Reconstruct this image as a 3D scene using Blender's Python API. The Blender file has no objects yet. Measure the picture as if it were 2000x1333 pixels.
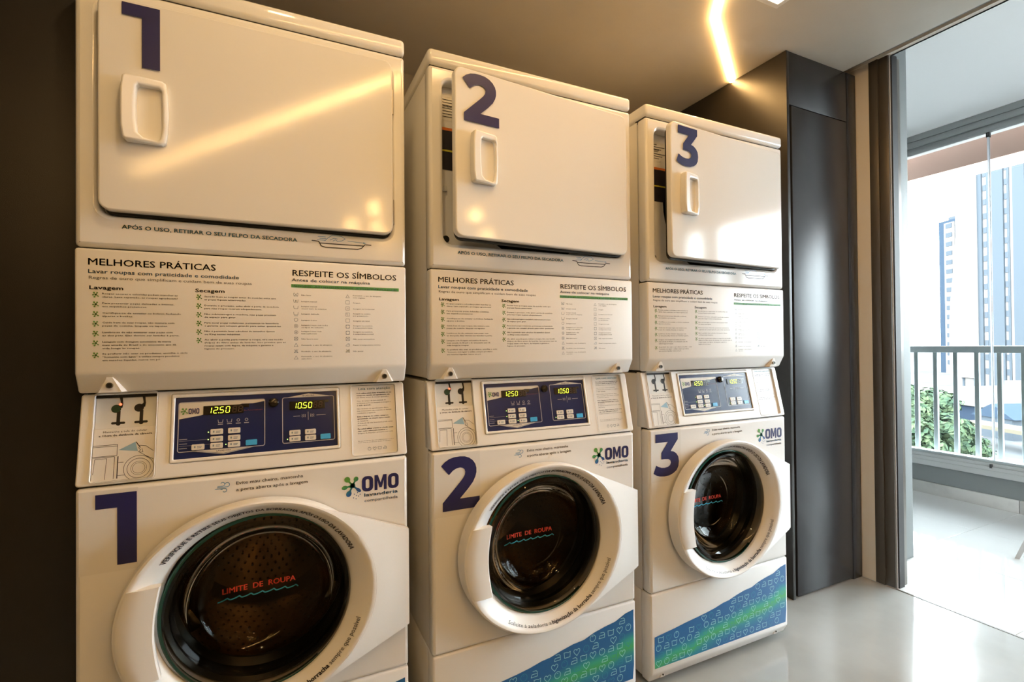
import bpy, bmesh, math, random
from math import sin, cos, pi, radians
from mathutils import Vector, Matrix
from mathutils.geometry import tessellate_polygon
random.seed(7)
S = bpy.context.scene
COL = S.collection
# ------------------------------------------------------------------ camera
cam_d = bpy.data.cameras.new('camera')
cam_d.sensor_width = 36.0
cam_d.lens = 966.589 / 2000 * 36.0
cam_d.clip_start = 0.02
cam_d.clip_end = 2000
cam = bpy.data.objects.new('camera', cam_d)
COL.objects.link(cam)
_yaw, _pit, _rol = radians(25.48475), radians(0.50405), radians(-0.5056)
fw = Vector((sin(_yaw) * cos(_pit), cos(_yaw) * cos(_pit), sin(_pit)))
rt = Vector((cos(_yaw), -sin(_yaw), 0)); up = rt.cross(fw)
r2 = rt * cos(_rol) + up * sin(_rol); u2 = -rt * sin(_rol) + up * cos(_rol)
cam.matrix_world = Matrix(((r2.x, u2.x, -fw.x, 0.37269), (r2.y, u2.y, -fw.y, -1.29779), (r2.z, u2.z, -fw.z, 1.16274), (0, 0, 0, 1)))
S.camera = cam
# ------------------------------------------------------------------ world, exposure
W = bpy.data.worlds.new('world'); S.world = W; W.use_nodes = True
wn = W.node_tree.nodes; wn.clear()
bg = wn.new('ShaderNodeBackground'); wo = wn.new('ShaderNodeOutputWorld')
bg.inputs['Color'].default_value = (0.85, 0.945, 1.0, 1); bg.inputs['Strength'].default_value = 18.0
W.node_tree.links.new(bg.outputs[0], wo.inputs[0])
S.view_settings.view_transform = 'Standard'; S.view_settings.look = 'None'
S.view_settings.exposure = 0.50; S.view_settings.gamma = 1.0; S.view_settings.use_curve_mapping = False
S.cycles.use_denoising = True
S.cycles.max_bounces = 8; S.cycles.diffuse_bounces = 5; S.cycles.glossy_bounces = 4
S.cycles.transmission_bounces = 6; S.cycles.transparent_max_bounces = 12
S.cycles.caustics_reflective = False; S.cycles.caustics_refractive = False
S.cycles.sample_clamp_indirect = 6.0
WARM = (1.0, 0.58, 0.21)

# ------------------------------------------------------------------ materials
def mat(name, col, rough=0.5, metal=0.0, bump=None, var=None, spec=None, emit=None, trans=None, coat=None):
    m = bpy.data.materials.new(name); m.use_nodes = True
    nt = m.node_tree; b = nt.nodes['Principled BSDF']
    b.inputs['Base Color'].default_value = (*col, 1); b.inputs['Roughness'].default_value = rough
    b.inputs['Metallic'].default_value = metal
    if spec is not None: b.inputs['Specular IOR Level'].default_value = spec
    if coat: b.inputs['Coat Weight'].default_value = coat; b.inputs['Coat Roughness'].default_value = 0.05
    if emit: b.inputs['Emission Color'].default_value = (*emit[0], 1); b.inputs['Emission Strength'].default_value = emit[1]
    tc = nt.nodes.new('ShaderNodeTexCoord')
    if var:   # (scale, second colour, low, high)
        n = nt.nodes.new('ShaderNodeTexNoise'); n.inputs['Scale'].default_value = var[0]; n.inputs['Detail'].default_value = 5
        r = nt.nodes.new('ShaderNodeValToRGB'); r.color_ramp.elements[0].position = var[2]; r.color_ramp.elements[1].position = var[3]
        r.color_ramp.elements[0].color = (*col, 1); r.color_ramp.elements[1].color = (*var[1], 1)
        nt.links.new(tc.outputs['Object'], n.inputs['Vector']); nt.links.new(n.outputs['Fac'], r.inputs['Fac'])
        nt.links.new(r.outputs['Color'], b.inputs['Base Color'])
    if bump:  # (scale, strength, distance)
        n = nt.nodes.new('ShaderNodeTexNoise'); n.inputs['Scale'].default_value = bump[0]; n.inputs['Detail'].default_value = 2
        p = nt.nodes.new('ShaderNodeBump'); p.inputs['Strength'].default_value = bump[1]; p.inputs['Distance'].default_value = bump[2]
        nt.links.new(tc.outputs['Object'], n.inputs['Vector']); nt.links.new(n.outputs['Fac'], p.inputs['Height'])
        nt.links.new(p.outputs['Normal'], b.inputs['Normal'])
    return m

def glass_mat(name, tint, ior=1.45, rough=0.0):
    m = bpy.data.materials.new(name); m.use_nodes = True
    nt = m.node_tree; nt.nodes.clear()
    o = nt.nodes.new('ShaderNodeOutputMaterial'); mx = nt.nodes.new('ShaderNodeMixShader')
    t = nt.nodes.new('ShaderNodeBsdfTransparent'); t.inputs['Color'].default_value = (*tint, 1)
    g = nt.nodes.new('ShaderNodeBsdfGlossy'); g.inputs['Roughness'].default_value = rough
    f = nt.nodes.new('ShaderNodeFresnel'); f.inputs['IOR'].default_value = ior
    nt.links.new(f.outputs[0], mx.inputs[0]); nt.links.new(t.outputs[0], mx.inputs[1]); nt.links.new(g.outputs[0], mx.inputs[2])
    nt.links.new(mx.outputs[0], o.inputs[0])
    return m

def milky_mat(name):
    m = bpy.data.materials.new(name); m.use_nodes = True
    nt = m.node_tree; nt.nodes.clear()
    o = nt.nodes.new('ShaderNodeOutputMaterial'); t = nt.nodes.new('ShaderNodeBsdfTranslucent'); t.inputs['Color'].default_value = (.9, .93, .95, 1)
    nt.links.new(t.outputs[0], o.inputs[0]); return m

M = {}
M['enamel'] = mat('white_enamel', (0.84, 0.84, 0.835), 0.09, bump=(260, 0.05, 0.002))
M['door_enamel'] = mat('white_door_enamel', (0.84, 0.84, 0.835), 0.09, bump=(220, 0.03, 0.002))
M['satin'] = mat('satin_white_paint', (0.84, 0.84, 0.835), 0.33, bump=(500, 0.08, 0.001))
M['side'] = mat('white_side_sheet', (0.80, 0.80, 0.795), 0.30, bump=(400, 0.06, 0.001))
M['plastic'] = mat('white_plastic', (0.85, 0.85, 0.845), 0.25)
M['bracket'] = mat('pale_grey_plate', (0.72, 0.74, 0.74), 0.35)
M['dark'] = mat('black_gap', (0.012, 0.011, 0.010), 0.6)
M['cavity'] = mat('dark_cavity', (0.03, 0.03, 0.03), 0.5)
M['rubber'] = mat('black_rubber', (0.012, 0.012, 0.012), 0.28)
M['steel'] = mat('drum_steel', (0.50, 0.39, 0.26), 0.26, 1.0, bump=(14, 0.08, 0.01))
M['screw'] = mat('screw_metal', (0.25, 0.23, 0.2), 0.3, 1.0)
M['hinge'] = mat('hinge_metal', (0.45, 0.42, 0.38), 0.35, 1.0)
M['navy'] = mat('navy_print', (0.020, 0.020, 0.105), 0.35)
M['panel_navy'] = mat('navy_panel_film', (0.012, 0.020, 0.085), 0.22, spec=0.35)
M['ink'] = mat('black_ink', (0.015, 0.014, 0.025), 0.5)
M['ink_soft'] = mat('dark_ink_small', (0.05, 0.045, 0.06), 0.5)
M['blue_ink'] = mat('blue_ink', (0.08, 0.27, 0.52), 0.45)
M['teal_ink'] = mat('teal_ink', (0.05, 0.25, 0.33), 0.45)
M['grey_ink'] = mat('grey_blue_ink', (0.19, 0.24, 0.30), 0.5)
M['green_ink'] = mat('green_ink', (0.10, 0.33, 0.10), 0.5)
M['leaf_ink'] = mat('leaf_green_ink', (0.10, 0.26, 0.045), 0.5)
M['cream'] = mat('cream_panel_print', (0.66, 0.62, 0.55), 0.35)
M['line'] = mat('pale_line_print', (0.45, 0.46, 0.50), 0.4)
M['pale_blue'] = mat('pale_blue_ink', (0.28, 0.47, 0.62), 0.5)
M['button'] = mat('button_white', (0.72, 0.70, 0.66), 0.35)
M['cyan'] = mat('cyan_button', (0.04, 0.40, 0.80), 0.35)
M['lcd'] = mat('display_window', (0.012, 0.009, 0.006), 0.15)
M['seg_off'] = mat('unlit_segment', (0.05, 0.025, 0.018), 0.5)
M['seg_on'] = mat('lit_segment', (0.6, 0.7, 0.05), 0.5, emit=((0.80, 1.0, 0.08), 1.0))
M['led_green'] = mat('green_led', (0.5, 0.8, 0.2), 0.5, emit=((0.6, 1.0, 0.3), 1.2))
M['led_red'] = mat('red_led', (0.9, 0.1, 0.05), 0.5, emit=((1.0, 0.10, 0.04), 3.0))
M['slot_green'] = mat('dark_green_slot', (0.012, 0.05, 0.02), 0.5)
M['glass'] = glass_mat('washer_glass', (0.62, 0.60, 0.57), 1.38, 0.01)
M['glass2'] = glass_mat('washer_glass_step', (0.70, 0.69, 0.66), 1.13, 0.01)
M['glass_edge'] = mat('green_glass_edge', (0.015, 0.085, 0.07), 0.08)
M['red_print'] = mat('red_print', (0.75, 0.06, 0.03), 0.5)
M['wave_print'] = mat('cyan_print', (0.04, 0.42, 0.62), 0.5)
M['sticker'] = mat('clear_white_sticker', (0.79, 0.785, 0.77), 0.28)
M['laminate'] = mat('black_laminate', (0.015, 0.013, 0.011), 0.34, spec=0.35, bump=(900, 0.25, 0.001), var=(3, (0.020, 0.017, 0.014), 0.35, 0.7))
M['laminate2'] = mat('anthracite_laminate', (0.022, 0.023, 0.026), 0.27, spec=0.36, bump=(900, 0.15, 0.001))
M['ceiling'] = mat('taupe_painted_ceiling', (0.62, 0.575, 0.50), 0.55, var=(1.6, (0.54, 0.50, 0.435), 0.42, 0.75), bump=(60, 0.12, 0.004))
M['wall'] = mat('beige_wall_paint', (0.76, 0.69, 0.59), 0.6, bump=(120, 0.1, 0.002))
M['wall_dark'] = mat('taupe_wall_paint', (0.24, 0.215, 0.18), 0.6, bump=(120, 0.1, 0.002))
M['wall_pale'] = mat('pale_wall_paint', (0.62, 0.61, 0.59), 0.6)
M['white_ceiling'] = mat('white_ceiling_paint', (0.86, 0.86, 0.85), 0.6)
M['resin'] = mat('grey_resin_floor', (0.40, 0.40, 0.385), 0.10, var=(5, (0.35, 0.35, 0.335), 0.35, 0.7), bump=(14, 0.05, 0.003), spec=0.8)
M['bronze'] = mat('bronze_frame', (0.085, 0.072, 0.058), 0.4, 0.3)
M['alu'] = mat('grey_aluminium', (0.30, 0.31, 0.305), 0.4, 0.2)
M['alu_light'] = mat('light_grey_aluminium', (0.60, 0.61, 0.61), 0.4, 0.1)
M['pillar'] = mat('grey_render', (0.15, 0.162, 0.162), 0.6, bump=(90, 0.15, 0.002))
M['parapet'] = mat('dark_grey_render', (0.21, 0.225, 0.23), 0.6, bump=(90, 0.15, 0.002))
M['tile'] = mat('white_porcelain_tile', (0.72, 0.72, 0.71), 0.03, spec=0.8)
M['grout'] = mat('tile_grout', (0.55, 0.54, 0.52), 0.7)
M['marble'] = mat('white_marble_skirting', (0.58, 0.57, 0.55), 0.3, var=(9, (0.46, 0.45, 0.44), 0.5, 0.8))
M['rail'] = mat('pale_grey_railing', (0.46, 0.51, 0.52), 0.4)
M['seal'] = mat('black_clip', (0.02, 0.02, 0.02), 0.4)
M['pane'] = glass_mat('clear_pane', (0.96, 0.98, 0.98), 1.3)
M['pane_edge'] = milky_mat('milky_joint')
M['salmon'] = mat('salmon_beam', (0.86, 0.56, 0.45), 0.7)
M['chair'] = mat('white_chair_plastic', (0.60, 0.60, 0.60), 0.4)
M['strip'] = mat('led_strip_diffuser', (0.9, 0.9, 0.9), 0.5, emit=(WARM, 60.0))
M['bulb'] = mat('lamp_glow', (1, 0.8, 0.5), 0.5, emit=(WARM, 75.0))
M['down'] = mat('downlight_glow', (1, 0.9, 0.7), 0.5, emit=((1.0, 0.80, 0.52), 30.0))
M['down_warm'] = mat('warm_downlight_glow', (1, 0.9, 0.7), 0.5, emit=((1.0, 0.68, 0.33), 150.0))
M['trim_white'] = mat('white_trim', (0.8, 0.78, 0.74), 0.4)
M['t_blue'] = mat('tower_dark_blue', (0.027, 0.038, 0.054), 0.5, spec=0.0)
M['t_white'] = mat('tower_white', (0.165, 0.150, 0.140), 0.7, spec=0.0)
M['t_band'] = mat('tower_blue_band', (0.050, 0.058, 0.067), 0.5, spec=0.0)
M['t_win'] = mat('tower_window', (0.050, 0.058, 0.068), 0.4, spec=0.0)
M['roof_white'] = mat('white_roofing', (0.105, 0.098, 0.094), 0.7, spec=0.0)
M['shop_blue'] = mat('blue_glazed_band', (0.020, 0.028, 0.042), 0.4, spec=0.0)
M['asphalt'] = mat('pale_asphalt', (0.055, 0.058, 0.061), 0.8, var=(0.15, (0.08, 0.08, 0.08), 0.4, 0.6), spec=0.0)
M['awning'] = mat('yellow_awning', (0.090, 0.078, 0.058), 0.7, spec=0.0)
M['leaves'] = mat('tree_leaves', (0.026, 0.042, 0.028), 0.6, var=(2.5, (0.058, 0.078, 0.042), 0.4, 0.65), spec=0.0)
M['bark'] = mat('bark', (0.14, 0.10, 0.07), 0.9)
M['car_white'] = mat('car_white', (0.16, 0.16, 0.17), 0.3, spec=0.0)
M['car_dark'] = mat('car_dark', (0.08, 0.08, 0.1), 0.3)

def grad_mat(name, colors, scale, direction):
    m = bpy.data.materials.new(name); m.use_nodes = True
    nt = m.node_tree; b = nt.nodes['Principled BSDF']; b.inputs['Roughness'].default_value = 0.4
    tc = nt.nodes.new('ShaderNodeTexCoord'); mp = nt.nodes.new('ShaderNodeMapping')
    dt = nt.nodes.new('ShaderNodeVectorMath'); dt.operation = 'DOT_PRODUCT'; dt.inputs[1].default_value = direction
    nz = nt.nodes.new('ShaderNodeTexNoise'); nz.inputs['Scale'].default_value = scale; nz.inputs['Detail'].default_value = 1
    a = nt.nodes.new('ShaderNodeMath'); a.operation = 'MULTIPLY_ADD'; a.inputs[1].default_value = 0.42
    r = nt.nodes.new('ShaderNodeValToRGB'); els = r.color_ramp.elements
    while len(els) < len(colors): els.new(0.5)
    for e, (pos, c) in zip(els, colors): e.position = pos; e.color = (*c, 1)
    nt.links.new(tc.outputs['Object'], dt.inputs[0]); nt.links.new(tc.outputs['Object'], nz.inputs['Vector'])
    nt.links.new(nz.outputs['Fac'], a.inputs[0]); nt.links.new(dt.outputs['Value'], a.inputs[2])
    nt.links.new(a.outputs[0], r.inputs['Fac']); nt.links.new(r.outputs['Color'], b.inputs['Base Color'])
    return m
BL, GR, TE = (0.008, 0.115, 0.32), (0.045, 0.36, 0.12), (0.012, 0.22, 0.31)
M['decal'] = grad_mat('blue_green_decal', [(0.42, BL), (0.58, TE), (0.70, GR), (0.80, (0.03, 0.36, 0.22)), (0.90, TE), (1.0, BL)], 6.0, (-0.9, 6.2, 0))
M['decal_line'] = mat('pale_decal_line', (0.36, 0.70, 0.74), 0.4)
M['decal_line2'] = mat('deep_decal_line', (0.02, 0.24, 0.38), 0.4)
M['splash'] = grad_mat('splash_logo', [(0.0, (0.02, 0.09, 0.30)), (0.12, (0.02, 0.18, 0.26)), (0.24, (0.02, 0.22, 0.12)), (0.42, (0.10, 0.30, 0.05))], 1.0, (-9.0, 13.0, 0))

# ------------------------------------------------------------------ mesh helpers
def finish(me, name, m, parent=None, loc=None, rot=None, smooth=True):
    if m is not None and not me.materials:
        me.materials.append(M[m] if isinstance(m, str) else m)
    if smooth and len(me.polygons):
        me.shade_smooth(); me.set_sharp_from_angle(angle=radians(32))
    return place(me, name, parent, loc, rot)
def place(me, name, parent=None, loc=None, rot=None):
    o = bpy.data.objects.new(name, me); COL.objects.link(o)
    if parent is not None: o.parent = parent
    if loc is not None: o.location = loc
    if rot is not None: o.rotation_euler = rot
    return o
def bm_mesh(bm, name):
    bmesh.ops.recalc_face_normals(bm, faces=bm.faces)
    me = bpy.data.meshes.new(name); bm.to_mesh(me); bm.free(); return me
def add_box(bm, x0, x1, y0, y1, z0, z1, bev=0.0, seg=2):
    r = bmesh.ops.create_cube(bm, size=1.0, matrix=Matrix.Translation(((x0 + x1) / 2, (y0 + y1) / 2, (z0 + z1) / 2)) @ Matrix.Diagonal((abs(x1 - x0), abs(y1 - y0), abs(z1 - z0), 1)))
    if bev > 0:
        es = list({e for v in r['verts'] for e in v.link_edges})
        bmesh.ops.bevel(bm, geom=es, offset=bev, segments=seg, affect='EDGES', profile=0.5)
def box_mesh(x0, x1, y0, y1, z0, z1, bev=0.0, seg=2):
    bm = bmesh.new(); add_box(bm, x0, x1, y0, y1, z0, z1, bev, seg); return bm_mesh(bm, 'm')
def box(name, m, b, bev=0.0, parent=None, seg=2):
    """box with its origin at its own centre base"""
    x0, x1, y0, y1, z0, z1 = b
    c = ((x0 + x1) / 2, (y0 + y1) / 2, min(z0, z1))
    return finish(box_mesh(x0 - c[0], x1 - c[0], y0 - c[1], y1 - c[1], z0 - c[2], z1 - c[2], bev, seg), name, m, parent, c)
def struct(o, kind='structure'):
    o['kind'] = kind; return o
def tag(o, label, cat, group=None):
    o['label'] = label; o['category'] = cat
    if group: o['group'] = group
    return o
def thing(name, label, cat, loc=(0, 0, 0), rz=0, group=None):
    o = bpy.data.objects.new(name, None); COL.objects.link(o)
    o.location = loc; o.rotation_euler = (0, 0, rz); o.empty_display_size = 0.1
    return tag(o, label, cat, group)

def curve_mesh(loops, thick, bev, z0=0.0, res=2):
    """flat plate in XY from closed loops (first outer, then holes), raised thick above z0, rounded edges"""
    cu = bpy.data.curves.new('c', 'CURVE'); cu.dimensions = '2D'; cu.fill_mode = 'BOTH'
    for L in loops:
        sp = cu.splines.new('POLY'); sp.points.add(len(L) - 1)
        for p, q in zip(sp.points, L): p.co = (q[0], q[1], 0, 1)
        sp.use_cyclic_u = True
    if thick > 0:
        bev = min(bev, thick / 2 * 0.98)
        cu.bevel_depth = bev; cu.bevel_resolution = res; cu.extrude = thick / 2 - bev; cu.offset = -bev
    o = bpy.data.objects.new('t', cu); COL.objects.link(o)
    me = bpy.data.meshes.new_from_object(o)
    bpy.data.objects.remove(o); bpy.data.curves.remove(cu)
    for v in me.vertices: v.co.z += z0 + thick / 2
    return me
def rrect(x0, x1, y0, y1, r, n=5):
    P = []
    for cx, cy, a in ((x1 - r, y1 - r, 0), (x0 + r, y1 - r, 90), (x0 + r, y0 + r, 180), (x1 - r, y0 + r, 270)):
        for i in range(n + 1):
            t = radians(a + 90 * i / n); P.append((cx + r * cos(t), cy + r * sin(t)))
    return P
def circ(cx, cy, r, n=48):
    return [(cx + r * cos(2 * pi * i / n), cy + r * sin(2 * pi * i / n)) for i in range(n)]
def lathe_y(profile, cx, cz, n=72, a0=0.0, a1=2 * pi, bm=None):
    """profile of (radius, y) spun about the axis through (cx, cz) along y"""
    own = bm is None
    if own: bm = bmesh.new()
    full = abs(a1 - a0 - 2 * pi) < 1e-6
    rings = []
    for r, y in profile:
        if r < 1e-6: rings.append([bm.verts.new((cx, y, cz))]); continue
        rings.append([bm.verts.new((cx + r * cos(a0 + (a1 - a0) * i / n), y, cz + r * sin(a0 + (a1 - a0) * i / n))) for i in range(n if full else n + 1)])
    for A, B in zip(rings, rings[1:]):
        k = max(len(A), len(B)); cnt = n
        for i in range(cnt):
            j = (i + 1) % k if full else i + 1
            if len(A) == 1 and len(B) > 1: bm.faces.new((A[0], B[i], B[j]))
            elif len(B) == 1 and len(A) > 1: bm.faces.new((A[i], A[j], B[0]))
            elif len(A) > 1: bm.faces.new((A[i], A[j], B[j], B[i]))
    if own: return bm_mesh(bm, 'm')
def prism_x(prof, x0, x1, bev=0.0, seg=2):
    """closed (y, z) profile extruded along x"""
    bm = bmesh.new()
    a = [bm.verts.new((x0, y, z)) for y, z in prof]; b = [bm.verts.new((x1, y, z)) for y, z in prof]
    bm.faces.new(a); bm.faces.new(list(reversed(b)))
    for i in range(len(prof)):
        j = (i + 1) % len(prof); bm.faces.new((a[i], b[i], b[j], a[j]))
    bmesh.ops.recalc_face_normals(bm, faces=bm.faces)
    if bev: bmesh.ops.bevel(bm, geom=list(bm.edges), offset=bev, segments=seg, affect='EDGES', profile=0.5)
    return bm_mesh(bm, 'm')
def cyl_mesh(p0, p1, r0, r1=None, n=16):
    r1 = r0 if r1 is None else r1
    p0, p1 = Vector(p0), Vector(p1); d = p1 - p0
    bm = bmesh.new()
    bmesh.ops.create_cone(bm, cap_ends=True, segments=n, radius1=r0, radius2=r1, depth=d.length,
                          matrix=Matrix.Translation((p0 + p1) / 2) @ d.to_track_quat('Z', 'Y').to_matrix().to_4x4())
    return bm_mesh(bm, 'm')

class Flat:
    """flat print gathered in a plane (x, y); h lifts it off the surface"""
    def __init__(s, h=0.0006): s.v = []; s.f = []; s.h = h
    def poly(s, P, h=None):
        h = s.h if h is None else h
        b = len(s.v); s.v += [(x, y, h) for x, y in P]
        for t in tessellate_polygon([[Vector((x, y, 0)) for x, y in P]]): s.f.append(tuple(b + i for i in t))
    def rect(s, x0, x1, y0, y1): s.poly([(x0, y0), (x1, y0), (x1, y1), (x0, y1)])
    def ring(s, A, B):
        b = len(s.v); n = len(A); s.v += [(x, y, s.h) for x, y in A] + [(x, y, s.h) for x, y in B]
        for i in range(n):
            j = (i + 1) % n; s.f.append((b + i, b + j, b + n + j, b + n + i))
    def line(s, P, w, closed=False):
        n = len(P); Q = []
        for i in range(n):
            a = P[i - 1] if (i > 0 or closed) else P[i]; c = P[(i + 1) % n] if (i < n - 1 or closed) else P[i]
            b_ = P[i]
            d1 = Vector((b_[0] - a[0], b_[1] - a[1])); d2 = Vector((c[0] - b_[0], c[1] - b_[1]))
            if d1.length < 1e-9: d1 = d2
            if d2.length < 1e-9: d2 = d1
            d1.normalize(); d2.normalize(); t = d1 + d2
            if t.length < 1e-4: t = d1.copy()
            t.normalize(); nn = Vector((-t.y, t.x)); k = w / 2 / max(0.5, abs(nn.dot(Vector((-d1.y, d1.x)))))
            Q.append(((b_[0] + nn.x * k, b_[1] + nn.y * k), (b_[0] - nn.x * k, b_[1] - nn.y * k)))
        b = len(s.v)
        for q in Q: s.v += [(*q[0], s.h), (*q[1], s.h)]
        for i in range(n if closed else n - 1):
            j = (i + 1) % n; s.f.append((b + 2 * i, b + 2 * i + 1, b + 2 * j + 1, b + 2 * j))
    def text(s, txt, x0, y0, cap, width=None, bold=0.0, x1=None, bend=None, res=2, spacing=1.0):
        me = text_mesh(txt, 0, res, spacing)
        if not len(me.vertices): return
        xs = [v.co.x for v in me.vertices]; lo, hi = min(xs), max(xs)
        if x1 is not None: width = x1 - x0
        ky = cap / 0.729; kx = ky if width is None else width / (hi - lo)
        o = bold * ky * 1.6
        for ox, oy in ([(0, 0)] if o == 0 else [(-o, 0), (o, 0), (0, o * .7), (0, -o * .7)]):
            b = len(s.v)
            for v in me.vertices:
                x, y = (v.co.x - lo) * kx + ox, v.co.y * ky + oy
                if bend is None: s.v.append((x0 + x, y0 + y, s.h))
                else:
                    cx, cy, r, a_start, sgn = bend      # sgn -1: clockwise over the top, +1: anticlockwise under
                    a = a_start + sgn * x / r; rr = r + y if sgn < 0 else r - y
                    s.v.append((cx + rr * cos(a), cy + rr * sin(a), s.h))
            for p in me.polygons: s.f.append(tuple(b + i for i in p.vertices))
    def mesh(s):
        me = bpy.data.meshes.new('print'); me.from_pydata(s.v, [], s.f); me.update()
        bm = bmesh.new(); bm.from_mesh(me)
        for f in bm.faces:
            if f.normal.z < 0: f.normal_flip()
        bm.to_mesh(me); bm.free()
        return me
_tc = {}
def text_mesh(txt, bold, res, spacing):
    k = (txt, bold, res, spacing)
    if k not in _tc:
        cu = bpy.data.curves.new('t', 'FONT'); cu.body = txt; cu.size = 1.0; cu.resolution_u = res; cu.offset = bold
        cu.space_character = spacing
        o = bpy.data.objects.new('t', cu); COL.objects.link(o)
        me = bpy.data.meshes.new_from_object(o); bpy.data.objects.remove(o); bpy.data.curves.remove(cu)
        _tc[k] = me
    return _tc[k]
FR = (pi / 2, 0, 0)                     # frame of a vertical front: X right, Y up, Z towards the room
CA = math.atan2(0.19, 0.042); CR = (CA, 0, 0)   # frame of the leaning console face
CL = math.hypot(0.19, 0.042)
_cache = {}
def cached(key, fn):
    if key not in _cache: _cache[key] = fn()
    return _cache[key]
def part(key, fn, name, m, parent, loc=None, rot=None, smooth=True):
    me = cached(key, fn)
    return finish(me, name, m, parent, loc, rot, smooth)

NUM = {
 1: ([(0, 1), (.50, 1), (.50, 0), (.26, 0), (.26, .80), (0, .80)], .50),
 2: ([(.02, .85), (.10, .92), (.20, .97), (.31, .995), (.44, 1.0), (.55, .99), (.65, .955), (.73, .90), (.785, .83), (.81, .75), (.81, .67), (.785, .585), (.73, .49), (.62, .375), (.43, .205), (.88, .205), (.88, 0), (.05, 0), (.05, .16), (.42, .50), (.50, .58), (.545, .645), (.555, .70), (.54, .745), (.50, .775), (.44, .79), (.36, .78), (.28, .745), (.19, .67)], .88),
 3: ([(.07, 1), (.78, 1), (.78, .84), (.545, .575), (.64, .555), (.73, .50), (.79, .42), (.81, .31), (.79, .19), (.73, .10), (.63, .04), (.50, 0), (.34, -.01), (.20, .005), (.09, .04), (0, .09), (.085, .275), (.16, .235), (.25, .205), (.35, .195), (.45, .205), (.52, .24), (.55, .30), (.53, .355), (.47, .39), (.37, .40), (.25, .40), (.25, .555), (.465, .80), (.07, .80)], .81)}
def numeral(n, x0, y0, h, w=None):
    P, wd = NUM[n]; k = h if w is None else w / wd
    f = Flat(0.0012); f.poly([(x0 + x * k, y0 + y * h) for x, y in P]); return f.mesh()

# ------------------------------------------------------------------ prints shared by the three stacks
def drop(cx, cy, a, l, w, stem):
    """droplet on a stem pointing at angle a from the centre"""
    P = [(0, -stem), (l * .45, -stem * .8), (l * .62, -w * .45), (l * .8, -w * .5), (l * .95, -w * .3), (l, 0), (l * .95, w * .3), (l * .8, w * .5), (l * .62, w * .45), (l * .45, stem * .8), (0, stem)]
    return [(cx + x * cos(a) - y * sin(a), cy + x * sin(a) + y * cos(a)) for x, y in P]
def splash(f, cx, cy, s, five=True):
    for a, l, w in ((128, 1.0, .5), (62, .85, .42), (190, .95, .38), (245, 1.05, .46), (318, .95, .3)):
        f.poly(drop(cx, cy, radians(a), l * s, w * s, .09 * s))
    f.poly([(cx + .24 * s * cos(t * pi / 5) , cy + .24 * s * sin(t * pi / 5)) for t in range(10)])
def omo(f, x0, x1, y0, y1):
    w = x1 - x0; h = y1 - y0
    for a, b in ((0, .30), (.70, 1.0)):
        f.ring(rrect(x0 + a * w, x0 + b * w, y0, y1, .12 * w), rrect(x0 + a * w + .10 * w, x0 + b * w - .10 * w, y0 + .2 * h, y1 - .2 * h, .045 * w))
    X = lambda t: x0 + (.335 + t * .33) * w
    f.poly([(X(0), y0), (X(0), y1), (X(.28), y1), (X(.5), y0 + .48 * h), (X(.72), y1), (X(1), y1), (X(1), y0), (X(.76), y0), (X(.76), y0 + .62 * h), (X(.6), y0 + .16 * h), (X(.4), y0 + .16 * h), (X(.24), y0 + .62 * h), (X(.24), y0)])
def heart(cx, cy, s):
    P = []
    for i in range(20):
        t = 2 * pi * i / 20
        P.append((cx + s * .5 * sin(t) ** 3, cy + s * (.42 * cos(t) - .17 * cos(2 * t) - .07 * cos(3 * t) - .02 * cos(4 * t))))
    return P
def icon(f, k, cx, cy, s, w):
    if k == 0: f.line(heart(cx, cy, s), w, True)
    elif k == 1:
        f.line(circ(cx, cy, s * .46, 16), w, True); f.line([(cx - s * .12, cy + s * .22), (cx + s * .1, cy + s * .26)], w)
    elif k == 2:
        f.line([(cx - s * .5, cy - s * .35), (cx + s * .45, cy - s * .35), (cx + s * .45, cy + s * .2), (cx + s * .25, cy + s * .4), (cx - s * .25, cy + s * .4)], w)
        f.line([(cx - s * .5, cy - s * .35), (cx - s * .35, cy + s * .02), (cx + s * .45, cy + s * .02)], w)
    else:
        f.line([(cx - s * .5, cy + s * .36), (cx - s * .42, cy - s * .36), (cx + s * .42, cy - s * .36), (cx + s * .5, cy + s * .36), (cx + s * .2, cy + s * .26), (cx - s * .1, cy + s * .34)], w, True)
LAV = [["Roupas escuras e coloridas podem manchar as", "claras. Lave separado, as roupas agradecem!"], ["Para preservar peças delicadas e íntimas,", "use saquinhos protetores."], ["Certifique-se de esvaziar os bolsos, fechando", "zíperes e botões."], ["Cuide bem de suas roupas, não misture com", "peças de cozinha, limpeza ou tapetes."], ["Lembre-se de não misturar suas peças com", "as dos pets. Elas devem ser lavadas à parte."], ["Lavagem com dosagem automática da marca", "mais amada do Brasil e do amaciante que dá", "vida longa às roupas."], ["Se preferir não usar os produtos, escolha o ciclo", "“Somente com água” e utilize sempre produtos", "em versões líquidas, nunca em pó."]]
SEC = [["Sacudir bem as roupas antes de secá-las evita que", "as peças fiquem amarrotadas."], ["Durante o processo, evite abrir a porta da secadora", "para suas roupas secarem adequadamente."], ["Não sobrecarregue a secadora, suas peças precisam", "de espaço para girar."], ["Para secar peças volumosas, permaneça na lavanderia", "e garanta que estejam girando para evitar queimá-las."], ["Não é permitido lavar edredons de tamanhos Queen", "ou King nestas máquinas."], ["Ao abrir a porta para retirar a roupa, tire seu tecido", "(felpo) do filtro antes de levá-las. Isso previne que as", "roupas saiam com fiapos, da máquina e garante a", "higiene do processo."]]
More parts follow.
